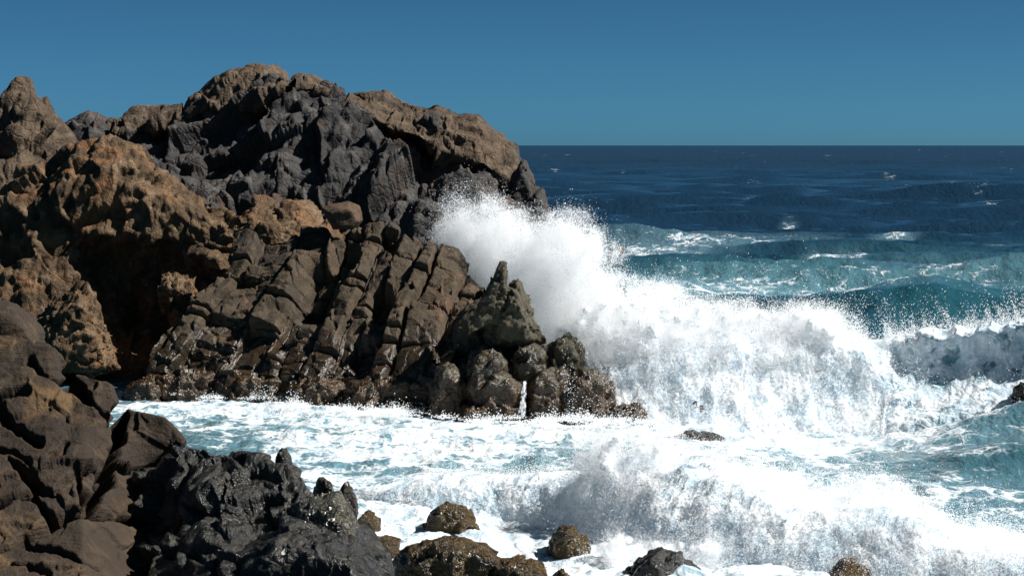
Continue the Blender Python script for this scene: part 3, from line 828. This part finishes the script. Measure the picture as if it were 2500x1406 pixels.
D_n = [(-200, 34.5), (170, 33.5), (440, 32.2), (500, 32)]
near_top = [(-200, 800), (0, 812), (55, 820), (118, 838), (150, 872), (168, 905), (176, 918), (232, 922), (272, 942), (296, 990), (330, 1006), (400, 1020), (432, 1058), (445, 1100), (520, 1180)]
CRACKS = [  # long open joints: outline points (bearing, dip) and half width in metres
    ([(-220, 1450), (0, 1345), (80, 1300), (150, 1262), (215, 1245), (255, 1185), (270, 1130), (282, 1060), (286, 1008)], 0.10),
    ([(75, 885), (100, 915), (140, 935), (190, 950), (230, 985), (265, 1010), (290, 1040)], 0.06),
    ([(-80, 960), (0, 1005), (30, 1035), (60, 1065), (95, 1085)], 0.06),
    ([(20, 1120), (55, 1150), (100, 1190), (130, 1195), (170, 1160), (215, 1150)], 0.05),
    ([(-60, 1235), (0, 1230), (50, 1205), (75, 1195), (110, 1235), (140, 1255)], 0.06),
    ([(215, 1250), (330, 1265), (400, 1250), (520, 1265)], 0.05),
    ([(440, 1098), (380, 1130), (330, 1140), (270, 1135)], 0.04),
    ([(-40, 985), (20, 970), (60, 955)], 0.05), ([(165, 905), (176, 930), (200, 945)], 0.05), ([(120, 1130), (150, 1120), (165, 1095)], 0.04),
    ([(-40, 1090), (30, 1100), (75, 1140)], 0.02), ([(60, 1330), (140, 1345), (230, 1400)], 0.025), ([(120, 985), (165, 1010), (172, 1040)], 0.02),
    ([(0, 1180), (-60, 1160), (-150, 1150)], 0.03), ([(185, 1160), (200, 1215)], 0.05), ([(225, 1150), (232, 1210)], 0.03), ([(30, 1380), (120, 1400)], 0.03)]

def slab_ledge():
    P = loft(SLAB_LINES, 340, 350, 3)
    N = grid_normals(P); V = P.reshape(-1, 3)
    x, y = 1250 + F * V[:, 0] / V[:, 1], 355 - F * (V[:, 2] - HC) / V[:, 1]
    m2 = V[:, 1] / F
    wx = x + 14 * fbm(V * 1.3, 4, 711) + 5 * fbm(V * 5, 3, 715); wy = y + 14 * fbm(V * 1.3 + 7, 4, 712) + 5 * fbm(V * 5 + 3, 3, 716)
    d = np.zeros(len(V))
    for k, (pts, hw) in enumerate(CRACKS):
        best = np.full(len(V), 1e9)
        for (ax, ay), (bx, by) in zip(pts[:-1], pts[1:]):
            ex, ey = bx - ax, by - ay
            t = np.clip(((wx - ax) * ex + (wy - ay) * ey) / (ex * ex + ey * ey), 0, 1)
            best = np.minimum(best, np.hypot(wx - ax - t * ex, wy - ay - t * ey))
        w = hw * np.clip(0.75 + 1.5 * fbm(V * 1.1 + k * 5.0, 3, 720), 0.15, 1.8)
        d = np.minimum(d, -1.5 * np.clip(w / 0.05, 0.3, 1) * np.exp(-(best * m2 / (1.25 * w)) ** 4))
    b1 = wy < np.interp(wx, [-300, 0, 80, 150, 215, 255, 285, 300], [1480, 1345, 1300, 1262, 1245, 1185, 1010, 850])
    b2 = wy < np.interp(wx, [-300, 75, 100, 140, 190, 230, 290, 520], [700, 885, 915, 935, 950, 985, 1040, 1150])
    b3 = wy < np.interp(wx, [-300, 20, 130, 215, 520], [1040, 1120, 1195, 1150, 1080])
    b4 = wy < np.interp(wx, [-300, 0, 75, 140, 260, 520], [1225, 1230, 1195, 1255, 1262, 1265])
    ids = b1 * 1 + b2 * 2 + b3 * 4 + b4 * 8
    step = blur2(np.random.default_rng(5).uniform(-0.05, 0.05, 16)[ids].reshape(P.shape[:2]), 5).ravel()
    crk = d
    d = step + 0.1 * facets(V, 0.55, 731, 1.0, 0.05)[0] + 0.12 * facets(V, 1.7, 733, 1.0, 0.08)[0] + 0.04 * fbm(V * 1.5, 5, 735) + 0.05 * facets(V, 5, 737)[0]
    q = V @ np.array([[0.55, 0.2, 0.81], [0.8, 0.1, -0.6], [0.2, -0.97, 0.1]]).T * np.array([9, 0.8, 0.8])
    d = d - 0.03 * np.exp(-np.abs(perlin(q, 739)) / 0.06) * sstep(0.0, 0.3, fbm(V * 0.9, 3, 741))
    Q = P + N * (blur2(d.reshape(P.shape[:2]), 1) + blur2(crk.reshape(P.shape[:2]), 1))[..., None]
    root = empty('slab_ledge', Q[0, 170])
    bpy.context.view_layer.update()
    keep_parent(split_grid(Q, ids, 'slab', M_SLAB, root), root)
    return tag(root, 'big brown slab ledge split by long black cracks in the foreground', 'rock ledge')
SLAB_LINES = [interp_line([(-200, 1520), (200, 1540), (520, 1500)], [(-200, 27), (200, 26.6), (520, 31.5)]), interp_line([(-200, 1350), (200, 1390), (520, 1380)], [(-200, 29.2), (200, 28.6), (340, 29.6), (520, 32)]), interp_line([(-200, 1050), (200, 1120), (520, 1230)], [(-200, 32), (200, 31.1), (520, 32.4)]),
                         interp_line(near_top, D_n, 0), interp_line([(-200, 1050), (520, 1250)], D_n, 2.5)]
slab_ledge()
tag(boulder('boulder', -150, 112, 712, 900, 37.0, 2.5, M_SLAB, seed=711, n=34, bump=0.1, soft=26), 'tan boulder behind the top of the cracked slab ledge', 'boulder')

D_b = [(200, 34.5), (290, 31.8), (500, 31.0), (950, 29.6)]
dark_top = [(215, 1200), (300, 1150), (440, 1097), (478, 1087), (520, 1089), (560, 1096), (600, 1090), (650, 1101), (672, 1114), (690, 1096), (716, 1120), (740, 1136), (762, 1168), (790, 1190), (835, 1222), (872, 1258), (892, 1300), (908, 1332), (930, 1368), (942, 1440)]
slab_mass('dark_boulder_heap', [interp_line([(215, 1640), (600, 1660), (942, 1640)], D_b, -6), interp_line([(215, 1420), (500, 1440), (800, 1450), (942, 1500)], D_b, -3.4), interp_line([(215, 1290), (500, 1260), (700, 1270), (860, 1340), (942, 1460)], D_b, -1.6),
                                interp_line(dark_top, D_b, 0), interp_line([(215, 1300), (600, 1250), (942, 1500)], D_b, 2.2)],
          360, 300, M_DARK, 721, 1.1, 0.05, 0.22, 'heap of wet black boulders at the foot of the brown slab ledge', 'rock heap', 'boulder_piece',
          [('facet', 0.7, 0.3), ('facet', 1.5, 0.14), ('facet', 3.5, 0.045), ('fbm', 2.2, 0.06), ('facet', 8, 0.02)], 0.1, tilt=0.35, crk=0.15)
g = 'wet boulders around the black heap'
for k, (lab, x0, x1, y0, y1, D, dep, m) in enumerate([
        ('glittering wet boulder on the seaward shoulder of the black heap', 690, 893, 1178, 1345, 29.2, 1.1, M_GLINT),
        ('low black boulder with a pale olive end below the glittering one', 560, 935, 1296, 1460, 27.8, 1.4, M_DARK),
        ('small pointed black rock on the crest of the black heap', 672, 722, 1092, 1150, 30.9, 0.4, M_DARK)]):
    tag(boulder('boulder', x0, x1, y0, y1, D, dep, m, seed=740 + k, n=36, bump=0.12, bscale=1.5, soft=18), lab, 'boulder', g)

g = 'weed-covered rocks in the foreground surf'
for k, (lab, x0, x1, y0, y1, D, dep, m) in enumerate([
        ('rounded brown rock half hidden behind the glittering boulder', 766, 842, 1160, 1240, 33.5, 0.6, M_WEED),
        ('upright brown rock next to the rounded one behind the glittering boulder', 812, 870, 1172, 1260, 33.2, 0.5, M_WEED),
        ('broad weed-covered rock with a pale grey top beside the pool', 915, 1260, 1292, 1450, 34.6, 1.8, M_WEED),
        ('low weedy toe of the broad rock running into the cascade', 1120, 1370, 1345, 1450, 34.2, 1.2, M_WEED),
        ('flat brown weedy rock at the far side of the pool', 1015, 1185, 1218, 1300, 39.2, 1.1, M_WEED),
        ('small flat patch of golden weed at the pool edge', 865, 932, 1244, 1290, 39.0, 0.6, M_WEED),
        ('thin strip of weedy rock awash in the pool', 890, 972, 1301, 1325, 37.0, 0.4, M_WEED),
        ('round golden-brown weedy rock beside the little cascade', 1332, 1438, 1268, 1372, 37.2, 1.0, M_WEED),
        ('golden-brown weedy rock at the lower lip of the cascade', 1248, 1360, 1374, 1450, 34.0, 0.7, M_WEED),
        ('small dark brown rock next to the cascade lip', 1345, 1402, 1374, 1440, 34.2, 0.5, M_WEED),
        ('broad black rock drowned in grey spray', 1490, 1740, 1322, 1480, 35.4, 1.4, M_DARK),
        ('brown-black rock poking out of the brightest spray', 1985, 2140, 1348, 1470, 35.4, 1.2, M_WEED),
        ('dark rock seen through the falling water of the surge', 1480, 1580, 1225, 1330, 39.0, 0.8, M_DARK),
        ]):
    tag(boulder('weedy_rock', x0, x1, y0, y1, D, dep, m, seed=760 + k, n=26, bump=0.13, bscale=1.5, soft=16, sink=0.3, mound=0.65), lab, 'rock', g)
g = 'dark rocks in the breaking wave'
tag(boulder('sea_rock', 2464, 2580, 915, 985, 53.9, 1.2, M_DARK, seed=791, n=22, bump=0.2), 'black rock at the foot of the shaded blue wave face', 'rock', g)
tag(boulder('sea_rock', 1660, 1750, 970, 1050, 55.8, 1.2, M_DARK, seed=792, n=22, bump=0.2), 'dark rock behind a veil of falling water left of the breaking wave', 'rock', g)
tag(boulder('sea_rock', 1620, 1780, 1046, 1095, 51.8, 1.8, M_DARK, seed=793, n=28, bump=0.1), 'smooth grey rock with water sliding over it in front of the breaker', 'rock', g)
tag(boulder('sea_rock', 1488, 1530, 598, 628, 139, 1.6, M_BASE, seed=794, n=18, bump=0.2), 'small brown rock showing in the open water beyond the plume', 'rock', g)

# ------------------------------------------------------------------ breaking waves
WAVE_SKIN = {}
def wave(name, base, heights, prof, nu, nv, amp, seed, foam_f, back=1.0, z0=0.05, curl=None, curl_px=(0, 1)):
    """a wave swept along the line its foot draws on the water"""
    b = np.array(base, float)
    px = np.linspace(b[0, 0], b[-1, 0], nu)
    py = np.interp(px, b[:, 0], b[:, 1])
    for _ in range(20):
        py[1:-1] = (py[:-2] + 2 * py[1:-1] + py[2:]) / 4
    foot = W(px, py, water_D(py, z0) if b.shape[1] == 2 else np.interp(px, b[:, 0], b[:, 2]))
    fz = foot[:, 2].copy()
    hh = np.interp(px, [h[0] for h in heights], [h[1] for h in heights])
    hh = hh * (1 + 0.18 * fbm(np.stack([px / 60, 0 * px, 0 * px], -1), 4, seed))
    tg = np.gradient(foot, axis=0); tg[:, 2] = 0
    tg /= np.linalg.norm(tg, axis=1, keepdims=True)
    bk = np.stack([-tg[:, 1], tg[:, 0], 0 * px], -1)
    def section(pf):
        pr = np.array(pf, float)
        sg = np.concatenate([[0], np.cumsum(np.hypot(*np.diff(pr, axis=0).T))])
        sg /= sg[-1]
        v = np.linspace(0, 1, nv) ** 1.7
        pd, pz = np.interp(v, sg, pr[:, 0]), np.interp(v, sg, pr[:, 1])
        for _ in range(5):
            pd[1:-1] = (pd[:-2] + 2 * pd[1:-1] + pd[2:]) / 4; pz[1:-1] = (pz[:-2] + 2 * pz[1:-1] + pz[2:]) / 4
        return pd, pz
    sg, v = [1.0], np.linspace(0, 1, nv) ** 1.7
    pd, pz = section(prof)
    pd, pz = np.repeat(pd[:, None], nu, 1), np.repeat(pz[:, None], nu, 1)
    if curl is not None:
        cd, cz = section(curl)
        wc = sstep(curl_px[0], curl_px[1], px)[None]
        pd, pz = pd * (1 - wc) + cd[:, None] * wc, pz * (1 - wc) + cz[:, None] * wc
    P = foot[None] + bk[None] * (pd * back * (0.4 + 0.6 * hh[None]))[..., None]
    P[..., 2] = fz[None] + pz * hh[None]
    N = grid_normals(P); V = P.reshape(-1, 3)
    a = np.broadcast_to(np.interp(px, [h[0] for h in amp], [h[1] for h in amp]), P.shape[:2]).ravel()
    taper = np.broadcast_to((sstep(sg[-1], sg[-1] * 0.6, v) * sstep(0.0, 0.1, v))[:, None], P.shape[:2]).ravel()
    q = V * np.array([1, 1, 0.8])
    d = a * taper * (0.8 * fbm(q * 0.6, 3, seed + 1) + 0.3 * billow(q * 1.3, 3, seed + 5) + 0.16 * fbm(q * 4, 4, seed + 9))
    V = V + N.reshape(-1, 3) * d[:, None]
    PX = np.broadcast_to(px[None], P.shape[:2]); PV = np.broadcast_to((v / sg[-1])[:, None], P.shape[:2])
    fo = foam_f(PX, PV).ravel()
    WAVE_SKIN[name] = (V.reshape(P.shape), N, PX, PV, a.reshape(P.shape[:2]))
    return link(name, new_mesh(name, V, grid_faces(nv, nu), M_SEA, attrs={'foam': fo, 'shallow': np.full(len(V), 0.75), 'far': np.zeros(len(V))}))

PROF = [(-1.0, -0.55), (-0.2, 0.02), (0.05, 0.25), (0.22, 0.6), (0.25, 0.85), (0.45, 1.0), (0.9, 1.03), (1.8, 0.9), (3.2, 0.55), (5.0, 0.2), (7.0, -0.15)]
CURL = [(-1.7, -0.7), (-0.9, -0.1), (-0.3, 0.05), (0.25, 0.25), (0.55, 0.5), (0.66, 0.75), (0.55, 0.93), (0.42, 1.02), (0.55, 1.1), (1.0, 1.13), (1.6, 1.05), (2.8, 0.75), (4.2, 0.35), (5.6, 0.0), (7.0, -0.4)]
breaker = wave('breaking_wave', [(1380, 1034, 55.0), (1600, 1033, 55.1), (1800, 1030, 55.3), (2000, 1020, 55.6), (2150, 1006, 55.6), (2300, 988, 55.2), (2500, 960, 54.5), (2760, 930, 53.2)],
               [(1380, 0.6), (1480, 1.6), (1600, 2.1), (1750, 2.2), (1900, 2.25), (2020, 2.2), (2120, 1.95), (2250, 1.8), (2380, 1.85), (2500, 1.8), (2760, 1.7)], PROF, 470, 150,
               [(1380, 0.5), (1900, 0.5), (2100, 0.42), (2250, 0.34), (2400, 0.27), (2760, 0.25)], 801,
               lambda x, v: np.clip(1.0 - sstep(2100, 2300, x) * (0.3 * sstep(0.6, 0.75, v) + 0.29 * sstep(0.42, 0.3, v)) - 0.6 * sstep(0.55, 0.85, v) * sstep(1900, 2100, x) - 0.25 * sstep(0.75, 1, v), 0.1, 1), curl=CURL, curl_px=(2080, 2260))
tag(breaker, 'big breaking wave, white and frothing with a shaded blue face at its far end', 'wave')
PROF2 = [(-0.5, -0.5), (-0.2, 0.0), (0.0, 0.35), (0.3, 0.75), (0.7, 0.98), (1.2, 1.0), (2.0, 0.8), (3.2, 0.4), (4.6, 0.1), (6.0, -0.2)]
surge = wave('surge_wave', [(855, 1215), (900, 1245), (1000, 1258), (1150, 1268), (1300, 1278), (1450, 1310), (1600, 1345), (1800, 1372), (2000, 1392), (2200, 1410), (2400, 1425), (2640, 1430)],
             [(855, 0.3), (1000, 0.75), (1200, 0.85), (1340, 1.05), (1430, 1.45), (1520, 1.6), (1680, 1.5), (1820, 1.2), (1950, 0.95), (2100, 1.05), (2220, 0.95), (2330, 0.55), (2640, 0.5)], PROF2, 500, 120,
             [(855, 0.16), (1200, 0.22), (1400, 0.38), (1900, 0.38), (2640, 0.3)], 821,
             lambda x, v: np.clip(0.97 - 0.3 * sstep(0.6, 1, v) - 0.25 * sstep(1900, 2300, x) * sstep(0.5, 0.8, v), 0.1, 1))
tag(surge, 'low white surge tumbling over the foreground rocks and bursting into spray', 'wave')

# ------------------------------------------------------------------ spray: real drops, as points
GN = {}
def drops_group():
    ng = bpy.data.node_groups.new('drops', 'GeometryNodeTree')
    ng.interface.new_socket('Geometry', in_out='INPUT', socket_type='NodeSocketGeometry')
    ng.interface.new_socket('Geometry', in_out='OUTPUT', socket_type='NodeSocketGeometry')
    i, o = ng.nodes.new('NodeGroupInput'), ng.nodes.new('NodeGroupOutput')
    m = ng.nodes.new('GeometryNodeMeshToPoints')
    a = ng.nodes.new('GeometryNodeInputNamedAttribute'); a.data_type = 'FLOAT'; a.inputs[0].default_value = 'drop_radius'
    s = ng.nodes.new('GeometryNodeSetMaterial'); s.inputs['Material'].default_value = M_DROP
    ng.links.new(i.outputs[0], m.inputs['Mesh'])
    ng.links.new(a.outputs[0], m.inputs['Radius'])
    ng.links.new(m.outputs[0], s.inputs['Geometry'])
    ng.links.new(s.outputs[0], o.inputs[0])
    return ng
DROPS = drops_group()

def poly_sd(px, py, poly):
    """signed distance to an outline, positive inside"""
    poly = np.array(poly, float); n = len(poly)
    best = np.full(len(px), 1e9); ins = np.zeros(len(px), bool)
    for k in range(n):
        ax, ay = poly[k]; bx, by = poly[(k + 1) % n]
        ex, ey = bx - ax, by - ay
        t = np.clip(((px - ax) * ex + (py - ay) * ey) / (ex * ex + ey * ey + 1e-9), 0, 1)
        best = np.minimum(best, np.hypot(px - ax - t * ex, py - ay - t * ey))
        c = ((ay > py) != (by > py)) & (px < (bx - ax) * (py - ay) / (by - ay + 1e-12) + ax)
        ins ^= c
    return np.where(ins, best, -best)

def spray_cloud(poly, D, thick, n, seed, soft=25, out=40, wob=30, rad=(0.006, 0.022), clump=1.6, dens=1.0, nscale=1.1):
    """drops filling an outlined burst, D = distances at the left and right end, rounded in depth"""
    r = np.random.default_rng(seed)
    poly = np.array(poly, float)
    x0, y0 = poly.min(0) - out * 2; x1, y1 = poly.max(0) + out * 2
    P, Rr, got = [], [], 0
    for _ in range(14):
        m = int(n * 1.6)
        px, py = r.uniform(x0, x1, m), r.uniform(y0, y1, m)
        sd = poly_sd(px, py, poly)
        q = np.stack([px / 70, py / 70, 0 * px + seed], -1)
        sd = sd + wob * fbm(q, 4, seed) * 1.4
        pr = np.where(sd > 0, 0.35 + 0.65 * sstep(0, soft, sd), 0.35 * np.exp(sd / (out * 0.4)))
        k = r.random(m) < pr * dens
        px, py, sd = px[k], py[k], sd[k]
        Dc = np.interp(px, [poly[:, 0].min(), poly[:, 0].max()], D)
        half = thick * (0.12 + 0.88 * np.sqrt(np.clip(sd / 140, 0, 1)))
        dd = Dc + half * r.uniform(-1, 1, len(px))
        p = W(px, py, dd)
        cl = np.clip(0.5 + clump * fbm(p * nscale * np.array([1, 1, 0.7]), 5, seed + 3, 0.6), 0.03, 1)
        k = r.random(len(p)) < cl
        p, sd = p[k], sd[k]
        rr = rad[0] + (rad[1] - rad[0]) * r.random(len(p)) ** 3.5
        rr = np.where(r.random(len(p)) < 0.015, rr * r.uniform(1.5, 2.6, len(p)), rr)
        P.append(p); Rr.append(rr); got += len(p)
        if got >= n:
            break
    return np.concatenate(P)[:n], np.concatenate(Rr)[:n]

def froth(name, n, seed, reach, rad, keep, up=0.3, nscale=1.3):
    """drops and bubbles thrown off the skin of a wave, in clumps"""
    V, N, PX, PV, A = WAVE_SKIN[name]
    r = np.random.default_rng(seed)
    nv, nu = PX.shape
    ar = np.linalg.norm(np.cross(V[1:, :-1] - V[:-1, :-1], V[:-1, 1:] - V[:-1, :-1]), axis=2).mean(1)
    i, j = r.choice(nv - 1, n, p=ar / ar.sum()), r.integers(0, nu - 1, n)
    a, b = r.random(n)[:, None], r.random(n)[:, None]
    p = V[i, j] * (1 - a) * (1 - b) + V[i + 1, j] * a * (1 - b) + V[i, j + 1] * (1 - a) * b + V[i + 1, j + 1] * a * b
    cl = np.clip(0.45 + 1.5 * fbm(p * nscale, 4, seed + 2, 0.6), 0, 1)
    k = r.random(n) < keep(PX[i, j], PV[i, j]) * (0.25 + 0.75 * cl)
    p, nn, cl = p[k], N[i[k], j[k]], cl[k]
    d = reach * (0.15 + A[i[k], j[k]]) * (0.2 + 1.6 * cl ** 2) * np.minimum(r.exponential(0.5, len(p)), 1.7)
    dr = nn + np.array([0, 0, up])
    p = p + dr * d[:, None] + r.normal(0, 0.03, p.shape)
    return p, rad[0] + (rad[1] - rad[0]) * r.random(len(p)) ** 3

def spray_object(name, parts, parent=None):
    V = np.concatenate([p for p, _ in parts]); r = np.concatenate([q for _, q in parts])
    ok = V[:, 2] > -0.3
    V, r = V[ok], r[ok]
    me = bpy.data.meshes.new(name)
    me.vertices.add(len(V)); me.vertices.foreach_set('co', V.astype(np.float32).ravel())
    a = me.attributes.new('drop_radius', 'FLOAT', 'POINT'); a.data.foreach_set('value', r.astype(np.float32))
    me.materials.append(M_DROP)
    o = link(name, me, parent)
    md = o.modifiers.new('drops', 'NODES'); md.node_group = DROPS
    return o

plume = [(1060, 590), (1062, 560), (1090, 520), (1120, 492), (1160, 488), (1210, 496), (1260, 520), (1300, 545), (1340, 530), (1380, 525), (1430, 560), (1480, 580), (1500, 620), (1490, 660), (1520, 690), (1580, 690), (1640, 700), (1680, 745), (1760, 760), (1700, 1030), (1420, 1030), (1250, 800), (1150, 690), (1090, 620)]
curtain = [(1350, 790), (1430, 720), (1560, 730), (1700, 735), (1850, 748), (1980, 742), (2050, 752), (2090, 790), (2120, 830), (2060, 900), (1900, 980), (1700, 1000), (1560, 1000), (1420, 900)]
burst = [(1380, 1180), (1410, 1090), (1450, 1050), (1520, 1045), (1600, 1065), (1700, 1085), (1800, 1120), (1860, 1160), (1900, 1220), (1950, 1240), (2050, 1180), (2150, 1150), (2220, 1190), (2280, 1270), (2360, 1300), (2500, 1310), (2560, 1420), (1450, 1420), (1440, 1330), (1420, 1280)]

def puffs(poly, D, thick, n, Rr, seed, per=900, rad=(0.004, 0.011), up=0.35, squash=1.0):
    """dense clumps of white water: a lumpy core wrapped in drops; returns drops and cores"""
    r = np.random.default_rng(seed)
    poly = np.array(poly, float)
    x0, y0 = poly.min(0); x1, y1 = poly.max(0)
    px, py = r.uniform(x0, x1, n * 12), r.uniform(y0, y1, n * 12)
    sd = poly_sd(px, py, poly)
    Dc = np.interp(px, [x0, x1], D)
    R_ = Rr[0] + (Rr[1] - Rr[0]) * r.random(len(px)) ** 1.8
    R_ = np.minimum(R_, np.maximum(Rr[0], 0.9 * sd / F * Dc))
    k = np.flatnonzero(sd / F * Dc > R_ * 0.75)[:n]
    C = W(px[k], py[k], Dc[k] + thick * r.uniform(-1, 1, len(k)) * np.sqrt(np.clip(sd[k] / 120, 0.05, 1)))
    R_ = R_[k]
    U, fs = cube_sphere(5)
    core_v, core_f, P, Q = [], [], [], []
    for m, (c, R1) in enumerate(zip(C, R_)):
        lump = fbm(U * 1.3 + m * 7.3, 3, seed + 1)
        st = np.array([r.uniform(0.8, 1.2), r.uniform(0.8, 1.2), squash * r.uniform(0.8, 1.3)])
        core_v.append(c + U * (R1 * 0.36 * (1 + 1.0 * lump))[:, None] * st); core_f.append(fs + m * len(U))
        g = int(per * (0.35 + R1 / Rr[1]))
        d = r.normal(size=(g, 3)); d /= np.linalg.norm(d, axis=1, keepdims=True)
        lm = fbm(d * 1.3 + m * 7.3, 3, seed + 1)
        rr = R1 * (0.36 * (1 + 1.0 * lm) + 0.42 * np.minimum(r.exponential(1, g), 3.2) * (0.4 + 1.2 * np.clip(fbm(d * 3.5 + m, 2, seed + 4) + 0.4, 0, 1)))
        p = c + d * rr[:, None] * st
        p[:, 2] += up * R1 * r.exponential(0.25, g)
        P.append(p); Q.append(rad[0] + (rad[1] - rad[0]) * r.random(g) ** 3)
    return (np.concatenate(P), np.concatenate(Q)), (np.concatenate(core_v), np.concatenate(core_f))

def strands(poly, D, thick, n, seed, length=(0.25, 0.9), rad=(0.004, 0.014), lift=1.0, side=(0, 1)):
    """strings of drops flung out of the edge of a burst, thinning to the tip"""
    r = np.random.default_rng(seed)
    poly = np.array(poly, float)
    x0, y0 = poly.min(0) - 15; x1, y1 = poly.max(0)
    px, py = r.uniform(x0, x1, n * 14), r.uniform(y0, y1, n * 14)
    sd = poly_sd(px, py, poly)
    g = np.stack([poly_sd(px - 4, py, poly) - sd, poly_sd(px, py - 4, poly) - sd], -1)   # outwards: left, up
    k = np.flatnonzero((sd > -10) & (sd < 45) & (g[:, 1] < 3.0))[:n]
    px, py, g = px[k], py[k], g[k]
    Dc = np.interp(px, [poly[:, 0].min(), poly[:, 0].max()], D) + thick * r.uniform(-0.7, 0.7, len(k))
    p0 = W(px, py, Dc)
    out = np.stack([g[:, 0], 0 * px, -g[:, 1]], -1) / 4
    out = np.stack([out[:, 0] * 0.8 + r.normal(0, 0.7, len(k)), r.normal(0, 0.5, len(k)), np.abs(out[:, 2]) * lift + r.uniform(-0.5, 0.7, len(k))], -1)
    out /= np.linalg.norm(out, axis=1, keepdims=True)
    L = length[0] + (length[1] - length[0]) * r.random(len(k)) ** 2
    P, Q = [], []
    m = 16
    for j in range(m):
        t = (j + r.random(len(k)) * 0.8) / m
        p = p0 + out * (L * t)[:, None]
        p[:, 2] -= 0.35 * L * t * t
        P.append(p + r.normal(0, 0.008, p.shape)); Q.append((rad[0] + (rad[1] - rad[0]) * r.random(len(k))) * (1.1 - 0.75 * t))
    return np.concatenate(P), np.concatenate(Q)

def foam_core(name, core, parent):
    v, f = core
    o = link(name, new_mesh(name, v, f, M_FOAM), parent)
    return tag(o, kind='stuff')

p1, c1 = puffs(plume, (63.0, 58.6), 1.7, 260, (0.2, 0.9), 1003, per=1400, rad=(0.003, 0.011))
plume_o = tag(spray_object('spray', [spray_cloud(plume, (63.3, 58.8), 2.0, 900000, 1001, soft=60, out=28, wob=36, rad=(0.003, 0.012)), p1,
                                     spray_cloud(plume, (63.5, 59.0), 2.2, 9000, 1002, soft=10, out=42, wob=60, rad=(0.005, 0.014), dens=0.5, clump=3),
                                     strands(plume, (63.3, 58.8), 1.6, 1100, 1004, (0.12, 0.55), (0.004, 0.011))]),
              'tall white plume of spray thrown up behind the spiked rock', 'spray', kind='stuff')
p2, c2 = puffs(curtain, (56.4, 57.2), 1.0, 260, (0.18, 0.6), 1013, per=1500)
s2 = tag(spray_object('spray', [spray_cloud(curtain, (56.4, 57.4), 1.4, 300000, 1011, soft=50, out=22, wob=26, rad=(0.003, 0.012)), p2,
                                froth('breaking_wave', 700000, 1015, 1.2, (0.004, 0.014), lambda x, v: (1 - sstep(2120, 2300, x) * (1 - 0.55 * sstep(0.36, 0.45, v) - 0.08)) * sstep(0.95, 0.6, v)),
                                spray_cloud(curtain, (56.4, 57.6), 1.9, 6000, 1012, soft=10, out=36, wob=50, rad=(0.005, 0.014), dens=0.5, clump=3),
                                strands(curtain, (56.4, 57.4), 1.0, 700, 1014, (0.1, 0.45), (0.004, 0.011))], breaker), kind='stuff')
foam_core('foam', c2, breaker)
front = [(1425, 1450), (1440, 1345), (1500, 1300), (1600, 1322), (1720, 1310), (1850, 1345), (1960, 1300), (2080, 1285), (2180, 1310), (2300, 1290), (2420, 1330), (2560, 1310), (2600, 1470)]
p4, c4_ = puffs(front, (36.6, 36.2), 0.5, 220, (0.06, 0.28), 1033, per=1100, rad=(0.0025, 0.007))
p3, c3 = puffs(burst, (39.6, 37.6), 0.9, 420, (0.08, 0.36), 1023, per=1300, rad=(0.003, 0.008))
s3 = tag(spray_object('spray', [spray_cloud(burst, (39.6, 37.4), 1.0, 260000, 1021, soft=60, out=26, wob=40, rad=(0.0025, 0.009), clump=2.6, nscale=1.8), p3,
                                froth('surge_wave', 700000, 1025, 0.7, (0.003, 0.01), lambda x, v: (0.3 + 0.7 * sstep(1250, 1450, x)) * sstep(0.9, 0.6, v), nscale=2.0),
                                spray_cloud(front, (36.6, 36.2), 0.6, 150000, 1031, soft=50, out=24, wob=40, rad=(0.002, 0.008), clump=2.6, nscale=2.0), p4,
                                spray_cloud(burst, (39.3, 37.0), 1.3, 8000, 1022, soft=10, out=40, wob=60, rad=(0.003, 0.01), dens=0.5, clump=3),
                                strands(burst, (39.4, 37.3), 0.8, 1100, 1024, (0.1, 0.4), (0.003, 0.008))], surge), kind='stuff')
foam_core('foam', c3, surge)

# thin wash breaking along the foot of the rocks, and the little waterfall
rw = np.random.default_rng(41)
wl = np.array([(370, 948), (500, 956), (700, 982), (860, 996), (1000, 1002), (1150, 1030), (1300, 1018), (1450, 1026), (1590, 1030)], float)
wx = rw.uniform(370, 1590, 90000)
wp = W(wx, np.interp(wx, wl[:, 0], wl[:, 1]), water_D(np.interp(wx, wl[:, 0], wl[:, 1]), 0.42)) + rw.normal(0, 1, (90000, 3)) * np.array([0.1, 0.6, 0.02])
cl = np.clip(0.1 + 1.6 * fbm(wp * 1.1, 4, 43), 0, 1)
wp[:, 2] += cl ** 2 * rw.exponential(0.2, len(wp)) - 0.06
wp[:, 1] -= 0.25
kp = rw.random(len(wp)) < 0.9 * cl
tag(spray_object('wash', [(wp[kp], rw.uniform(0.004, 0.016, kp.sum()))]), 'thin white wash breaking along the foot of the weedy shore rocks', 'foam', kind='stuff')
ft = rw.random(5200)
fs_ = rw.integers(0, 4, 5200)
fx = 1281 + np.array([-5, -1, 2, 5])[fs_] * (0.35 + 0.9 * ft) - 7 * ft + 3.5 * perlin(np.stack([ft * 5, fs_ * 3.3, 0 * ft], -1), 61) + rw.normal(0, 0.8, 5200)
fp = W(fx, 932 + 84 * ft, 54.3 - 0.3 * np.sqrt(ft)) + rw.normal(0, 0.012, (5200, 3))
fp = fp[rw.random(5200) < np.clip(0.45 + 1.6 * perlin(np.stack([ft * 9, fs_ * 5.1, 0 * ft + 4], -1), 63), 0.04, 1)]
tag(spray_object('waterfall', [(fp, rw.uniform(0.002, 0.009, len(fp)))]), 'little white waterfall draining between two weed-hung rocks', 'waterfall', kind='stuff')
